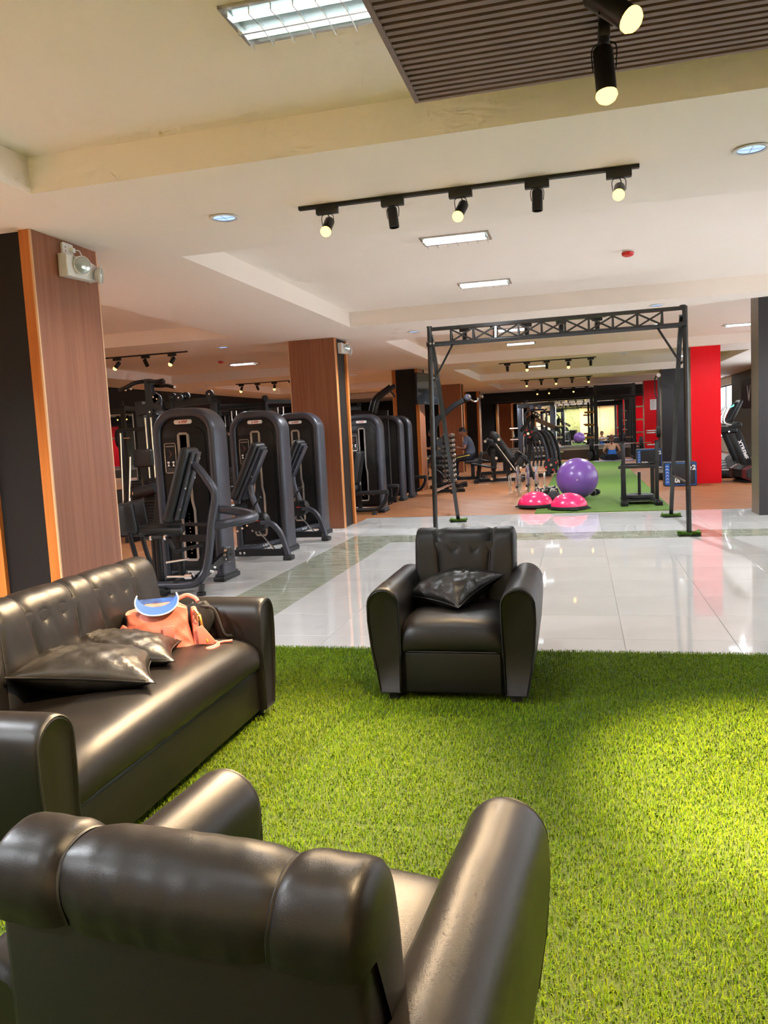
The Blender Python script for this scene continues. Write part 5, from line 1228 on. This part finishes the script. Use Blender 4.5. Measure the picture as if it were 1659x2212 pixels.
# treadmills to the right, beyond the red column
def treadmill(label, loc):
    r = thing('treadmill', label, 'treadmill', loc, 0, group='treadmills in a row')
    MB().b2(-1.25, .62, -.40, .40, .03, .17, bev=.02).build('deck', M_SHROUD, r)
    MB().b2(-1.22, .30, -.27, .27, .17, .178).build('belt', M_RUBBER, r, smooth=0)
    for s in (-1, 1):
        MB().b2(-1.25, .35, s*.345-.045, s*.345+.045, .168, .19, bev=.006).build('side_rail', M_SILVER, r)
        MB().bar((.52, s*.39, .18), (.20, s*.39, 1.02), .05, .13, up=(1, 0, 0), bev=.01).build('upright', M_STEELBLK, r)
        MB().bar((.60, s*.385, .20), (.34, s*.385, .98), .03, .16, up=(1, 0, 0), bev=.008).build('upright_panel', M_SHROUD, r)
        MB().box((-.05, s*.39, 1.03), (.80, .09, .12), rot=(0, .03, 0), bev=.03, seg=3).build('handrail', M_SHROUD, r)
        MB().cyl((.18, s*.44, 1.0), (.18, s*.45, 1.0), .02, n=10).build('bolt', M_CHROME, r)
    MB().prism([(.25, .17), (.68, .17), (.68, .26), (.58, .34), (.45, .36), (.30, .26)], -.40, .40, 'y', bev=.015).build('motor_hood', M_SHROUD, r)
    MB().box((.30, 0, 1.10), (.30, .80, .10), rot=(0, -.3, 0), bev=.03, seg=3).build('console', M_SHROUD, r)
    MB().box((.36, 0, 1.42), (.06, .56, .52), rot=(0, .45, 0), bev=.02).build('screen_housing', M_STEELBLK, r)
    MB().box((.325, 0, 1.43), (.01, .48, .40), rot=(0, .45, 0)).build('screen', M_SCREEN, r, smooth=0)
    MB().box((.33, -.1, 1.55), (.008, .06, .05), rot=(0, .45, 0)).build('display_logo', emis('green display', (.1, .8, .45, 1), 1.5), r, smooth=0)
    for s in (-1, 1): MB().tube(spline([(.28, s*.30, 1.12), (.10, s*.30, 1.22), (.22, s*.30, 1.55)], 5), .016, n=6).build('grip', M_CHROME, r)
    a = atan2(.32, .84)
    text('brand_lettering', 'XTREME', .115, M_TXTW, r, (.455, -.404, .60), (pi/2, radians(70), 0), bold=.004)
    text('brand_lettering', 'XTREME', .09, M_TXTW, r, (-.55, -.404, .10), (pi/2, 0, 0), bold=.003)
    return r
t0 = treadmill('nearest treadmill right of the red column', (2.90, 18.65, 0))
dup(t0, (3.08, 19.8, 0), label='second treadmill from the red column'); dup(t0, (3.25, 20.95, 0), label='third treadmill from the red column'); dup(t0, (3.42, 22.1, 0), label='fourth treadmill, farthest from the red column')

# giant hex dumbbell roller near the treadmills
gd = thing('giant_hex_dumbbell', 'oversized dark red and black hexagonal dumbbell by the treadmills', 'dumbbell', (3.17, 17.15, 0), radians(101))
M_MAROON = mat('maroon rubber', srgb(86, 24, 30), .4)
def hexp(r_): return [(r_*cos(k*pi/3+pi/6), .185+r_*sin(k*pi/3+pi/6)) for k in range(6)]
for s in (-1, 1):
    MB().prism(hexp(.165), s*.33-.09, s*.33+.09, 'x', bev=.015).build('head', M_MAROON, gd, smooth=20)
    MB().prism(hexp(.13), s*.33-.11, s*.33+.11, 'x', bev=.01).build('end_cap', M_RUBBER, gd, smooth=20)
MB().prism(hexp(.15), -.26, .26, 'x', bev=.01).build('centre_block', M_RUBBER, gd, smooth=20)
MB().b2(-.30, .30, -.10, .10, 0, .04).build('cradle', M_RUBBER, gd, smooth=0)
# wall emblem and fan near the treadmills
we = thing('wall_sign', 'black wall board with a white chevron emblem behind the treadmills', 'sign', (5.17, 27.0, 2.0))
MB().b2(-.02, .02, -1.2, 1.2, -.45, .45).build('board', M_BLACKWALL, we, smooth=0)
for s in (-1, 1): MB().prism([(s*.05, -.25), (s*.30, .25), (s*.20, .25), (s*.0, -.12)], -.024, -.02, 'x').build('emblem_stroke', M_TXTW, we, smooth=0)
# ------------------------------------------------------------------ people (skin-modifier bodies)
def body(name, joints, edges, root, m, parent, sub=2):
    me = bpy.data.meshes.new(name); keys = list(joints)
    me.from_pydata([joints[k][0] for k in keys], [(keys.index(a), keys.index(b)) for a, b in edges], [])
    o = bpy.data.objects.new(name, me); COL.objects.link(o)
    md = o.modifiers.new('skin', 'SKIN'); md.use_smooth_shade = True
    sv = me.skin_vertices[0].data if me.skin_vertices else None
    if sv is None:
        bpy.context.view_layer.objects.active = o
        me.skin_vertices.new() if hasattr(me.skin_vertices, 'new') else None
        sv = me.skin_vertices[0].data
    for i, k in enumerate(keys):
        r_ = joints[k][1]; sv[i].radius = r_ if isinstance(r_, tuple) else (r_, r_)
        sv[i].use_root = (k == root)
    sb = o.modifiers.new('sub', 'SUBSURF'); sb.levels = sb.render_levels = sub
    me.materials.append(m); o.parent = parent; return o
def bake(o):
    dg = bpy.context.evaluated_depsgraph_get(); me = bpy.data.meshes.new_from_object(o.evaluated_get(dg))
    o.modifiers.clear(); o.data = me; return o
def mirror_j(J, names):
    for n_ in names:
        p, r_ = J[n_+'_l']; J[n_+'_r'] = ((-p[0], p[1], p[2]), r_)
def hand_fingers(J, E, w, d, up, side):
    """palm beyond wrist w along d, five short fingers"""
    w, d, up = V(w), V(d).normalized(), V(up).normalized(); sdv = d.cross(up)
    p = w+d*.07; J['palm'+side] = (tuple(p), (.034, .016)); E.append(('wrist'+side, 'palm'+side))
    for k, (o_, l) in enumerate(((-.03, .062), (-.010, .072), (.010, .068), (.03, .055))):
        a = p+d*.03+sdv*o_; b = a+d*l*.55-up*.008; c = b+d*l*.5-up*.026
        for nm, q, r_ in (('k', a, .010), ('m', b, .0085), ('t', c, .0075)): J['f%d%s%s' % (k, nm, side)] = (tuple(q), r_)
        E += [('palm'+side, 'f%dk%s' % (k, side)), ('f%dk%s' % (k, side), 'f%dm%s' % (k, side)), ('f%dm%s' % (k, side), 'f%dt%s' % (k, side))]
    t0_ = w+d*.03+sdv*(-.045)+up*.005; t1 = t0_+d*.045+sdv*(-.015)+up*.012
    J['th0'+side] = (tuple(t0_), .012); J['th1'+side] = (tuple(t1), .009); E += [('wrist'+side, 'th0'+side), ('th0'+side, 'th1'+side)]
def head(parent, c, yaw, hair, skin, s=1.0, pitch=0.0, style='short'):
    M_ = Matrix.Translation(V(c)) @ Matrix.Rotation(yaw, 4, 'Z') @ Matrix.Rotation(pitch, 4, 'X') @ Matrix.Scale(s, 4)
    def hf(u, v):
        t, ph = 2*pi*u, pi*v; x = .077*sin(ph)*cos(t); y = .098*sin(ph)*sin(t); z = .118*cos(ph)
        if z < 0: k = 1+z*2.3; x *= max(.55, k); y = y*max(.72, k)-.006*(-z/.118)
        if y < -.07 and -.035 < z < .012 and abs(x) < .014: y -= .020*(1-abs(x)/.014)
        if y < -.07 and abs(z-.018) < .014 and .018 < abs(x) < .046: y += .009
        return (x, y, z)
    h = MB(); h.grid(hf, 40, 30, cu=True); bmesh.ops.remove_doubles(h.bm, verts=h.bm.verts, dist=1e-5); h.xf(M_); ho = h.build('head', skin, parent, smooth=80)
    def cap(u, v):
        t = 2*pi*u; back = .5+.5*sin(t); ph = pi*v*(.38+.22*back+.02*sin(7*t)); q = 1.07
        return (.079*q*sin(ph)*cos(t), .101*q*sin(ph)*sin(t)+.004, .121*q*cos(ph)+.004)
    b = MB(); b.grid(cap, 36, 14, cu=True); bmesh.ops.remove_doubles(b.bm, verts=b.bm.verts, dist=1e-5); b.xf(M_); b.build('hair', hair, ho, smooth=80)
    for sx in (-1, 1):
        MB().sphere((sx*.079, .012, -.005), (.010, .020, .030), 10, 8).xf(M_).build('ear', skin, ho)
        MB().sphere((sx*.030, -.084, .018), (.010, .006, .006), 8, 6).xf(M_).build('eye', M_HAIR, ho)
    MB().sphere((0, -.083, -.052), (.024, .006, .006), 10, 6).xf(M_).build('mouth', M_TXTR, ho)
    if style == 'bun':
        MB().sphere((0, .10, .03), (.045, .04, .042), 14, 10).xf(M_).build('hair_bun', hair, ho)
        b = MB(); b.tube([M_ @ V(p) for p in spline([(0, .10, .0), (0, .125, -.06), (0, .115, -.13), (.01, .10, -.18)], 5)], [.03]*16, n=8); b.build('ponytail', hair, ho)
    return ho

# --- man seated side-on on the machine bench, looking at his hands; he looks towards -x
man = thing('person', 'person in a grey tee and dark track pants seated sideways, looking down at a phone', 'person', (-2.98, 21.0, 0))
M_TEE = mat('grey tee', srgb(72, 76, 92), .8, bump=(120, .2)); M_PANTS = mat('dark track pants', srgb(26, 26, 40), .8); M_YEL = mat('yellow stripe', srgb(205, 185, 70), .7); M_SHOE = mat('black shoe', srgb(22, 22, 24), .6)
hip = (.16, 0, .62)
J = {'pel': (hip, (.15, .115)), 'waist': ((.16, 0, .76), (.135, .10)), 'chest': ((.09, 0, .98), (.165, .115)), 'neckb': ((.045, 0, 1.12), (.085, .075)), 'neck': ((.01, 0, 1.17), .05),
     'sh_l': ((.05, -.175, 1.07), .062), 'el_l': ((.02, -.235, .84), .044), 'wrist_l': ((-.22, -.12, .86), .029),
     'sh_r': ((.05, .175, 1.07), .062), 'el_r': ((.02, .235, .84), .044), 'wrist_r': ((-.22, .10, .87), .029),
     'th_l': ((.12, -.10, .60), .095), 'kn_l': ((-.26, -.15, .56), .068), 'sn_l': ((-.30, -.15, .34), .052), 'an_l': ((-.27, -.15, .13), .042),
     'th_r': ((.12, .10, .60), .095), 'kn_r': ((-.26, .15, .56), .068), 'sn_r': ((-.30, .15, .34), .052), 'an_r': ((-.27, .15, .13), .042),
     'fo_l': ((-.38, -.155, .06), .04), 'fo_r': ((-.38, .155, .06), .04)}
E_ = [('pel', 'waist'), ('waist', 'chest'), ('chest', 'neckb'), ('neckb', 'neck'), ('chest', 'sh_l'), ('sh_l', 'el_l'), ('el_l', 'wrist_l'), ('chest', 'sh_r'), ('sh_r', 'el_r'), ('el_r', 'wrist_r'),
      ('pel', 'th_l'), ('th_l', 'kn_l'), ('kn_l', 'sn_l'), ('sn_l', 'an_l'), ('an_l', 'fo_l'), ('pel', 'th_r'), ('th_r', 'kn_r'), ('kn_r', 'sn_r'), ('sn_r', 'an_r'), ('an_r', 'fo_r')]
hand_fingers(J, E_, J['wrist_l'][0], (-1, .25, .1), (0, 0, 1), '_l'); hand_fingers(J, E_, J['wrist_r'][0], (-1, -.25, .1), (0, 0, 1), '_r')
bo = bake(body('body', J, E_, 'pel', M_SKIN, man))
def shell(name, src, test, m, parent, grow):
    """clothing: the part of the body surface inside test(), pushed out a little"""
    t = bmesh.new(); t.from_mesh(src.data); t.normal_update()
    dead = [f for f in t.faces if not test(f.calc_center_median())]
    bmesh.ops.delete(t, geom=dead, context='FACES')
    for v in t.verts: v.co += v.normal*grow*(1+.35*sin(v.co.z*40+v.co.x*25))
    me = bpy.data.meshes.new(name); t.to_mesh(me); t.free(); me.shade_smooth(); me.materials.append(m)
    o = bpy.data.objects.new(name, me); COL.objects.link(o); o.parent = parent; return o
shell('tee_shirt', bo, lambda p: p.z > .60 and p.x > -.12 and p.z < 1.14 and not (abs(p.y) > .20 and p.z < .93) and not (p.z < .70 and p.x < .02), M_TEE, man, .016)
shell('track_pants', bo, lambda p: p.z < .70 and p.z > .12 and not (p.z > .68 and p.x < -.1), M_PANTS, man, .018)
for s in (-1, 1):
    pts = spline([(.14, s*.22, .66), (-.10, s*.235, .62), (-.25, s*.235, .585), (-.325, s*.225, .50), (-.35, s*.215, .34), (-.32, s*.205, .15)], 5)
    MB().tube(pts, None, prof=[(-.012, -.004), (.012, -.004), (.012, .004), (-.012, .004)], up=(0, 1, 0)).build('yellow_stripe', M_YEL, man)
    MB().box((-.335, s*.152, .055), (.27, .105, .10), bev=.04, seg=3).build('shoe', M_SHOE, man)
head(man, (-.055, 0, 1.265), radians(-90), M_HAIR, M_SKIN, 1.0, radians(18))
ph = thing('phone', 'small dark phone held by the seated person', 'phone', (-3.36, 21.0, .915), 0)
MB().box((0, 0, 0), (.012, .075, .15), rot=(0, .7, 0), bev=.004).build('case', M_STEELBLK, ph); MB().box((.006, 0, .004), (.002, .066, .135), rot=(0, .7, 0)).build('screen', M_SCREEN, ph, smooth=0)
sb_ = thing('utility_bench', 'black padded bench under the seated person', 'bench', (-2.80, 21.0, 0))
MB().box((0, 0, .475), (.40, .34, .09), bev=.03, seg=3).build('seat', M_PAD, sb_)
MB().bar((0, 0, .04), (0, 0, .44), .09).build('post', M_STEELBLK, sb_, smooth=0)
MB().bar((-.45, 0, .04), (.35, 0, .04), .09, .08).bar((.30, -.3, .04), (.30, .3, .04), .09, .08).bar((-.45, -.25, .04), (-.45, .25, .04), .09, .08).build('base', M_STEELBLK, sb_, smooth=0)
MB().box((.22, 0, .62), (.07, .30, .22), rot=(0, .3, 0), bev=.03, seg=3).build('low_back_pad', M_PAD, sb_)

# --- woman on a mat, seen from behind
wo = thing('person', 'person in a blue top with auburn hair up, sitting cross-legged from behind on a mat', 'person', (1.02, 27.85, .02))
M_TOPB = mat('blue top', srgb(48, 108, 205), .7); M_LEG = mat('black leggings', srgb(18, 18, 20), .7)
J = {'pel': ((0, 0, .13), (.17, .13)), 'waist': ((0, .01, .29), (.125, .095)), 'chest': ((0, .03, .47), (.15, .10)), 'neckb': ((0, .03, .585), (.07, .06)), 'neck': ((0, .03, .64), .043)}
for s, n_ in ((-1, '_l'), (1, '_r')):
    J['sh'+n_] = ((s*.17, .03, .545), .052); J['el'+n_] = ((s*.27, .08, .34), .037); J['wrist'+n_] = ((s*.22, .28, .24), .026)
    J['th'+n_] = ((s*.12, .06, .11), .10); J['kn'+n_] = ((s*.36, .34, .12), .068); J['an'+n_] = ((-s*.02, .42, .07), .045); J['fo'+n_] = ((-s*.12, .44, .05), .038)
E_ = [('pel', 'waist'), ('waist', 'chest'), ('chest', 'neckb'), ('neckb', 'neck')]
for n_ in ('_l', '_r'): E_ += [('chest', 'sh'+n_), ('sh'+n_, 'el'+n_), ('el'+n_, 'wrist'+n_), ('pel', 'th'+n_), ('th'+n_, 'kn'+n_), ('kn'+n_, 'an'+n_), ('an'+n_, 'fo'+n_)]
hand_fingers(J, E_, J['wrist_l'][0], (.25, 1, -.1), (0, 0, 1), '_l'); hand_fingers(J, E_, J['wrist_r'][0], (-.25, 1, -.1), (0, 0, 1), '_r')
wb_ = bake(body('body', J, E_, 'pel', M_SKIN2, wo))
shell('blue_top', wb_, lambda p: .21 < p.z < .40 and abs(p.x) < .17 and p.y < .16, M_TOPB, wo, .012)
shell('leggings', wb_, lambda p: p.z < .235 and not (p.y > .40 and abs(p.x) < .10 and p.z < .05) and not (abs(p.x) > .18 and p.z > .20), M_LEG, wo, .012)
head(wo, (0, .02, .755), pi, M_HAIR2, M_SKIN2, .98, 0, 'bun')
mt_ = thing('exercise_mat', 'thin lilac exercise mat under the person in the blue top', 'mat', (1.05, 28.0, .014))
MB().b2(-.62, .62, -.30, .30, 0, .006, bev=.002).build('mat', mat('lilac foam', srgb(176, 160, 200), .7), mt_); MB().cyl((.64, -.30, .022), (.64, .30, .022), .02, n=12).build('rolled_edge', mat('lilac edge', srgb(160, 145, 188), .7), mt_)
# --- another person half hidden past the television column
M_TEE2 = mat('pale tee', srgb(190, 180, 150), .8)
man2 = dup(man, (-3.94, 21.75, 0), radians(20), label='dark haired person in a pale tee half hidden past the television column')
for ch in man2.children:
    if ch.name.startswith('tee_shirt'):
        ch.material_slots[0].link = 'OBJECT'; ch.material_slots[0].material = M_TEE2
dup(sb_, (-3.77, 21.81, 0), radians(20), label='black padded bench under the half hidden person')
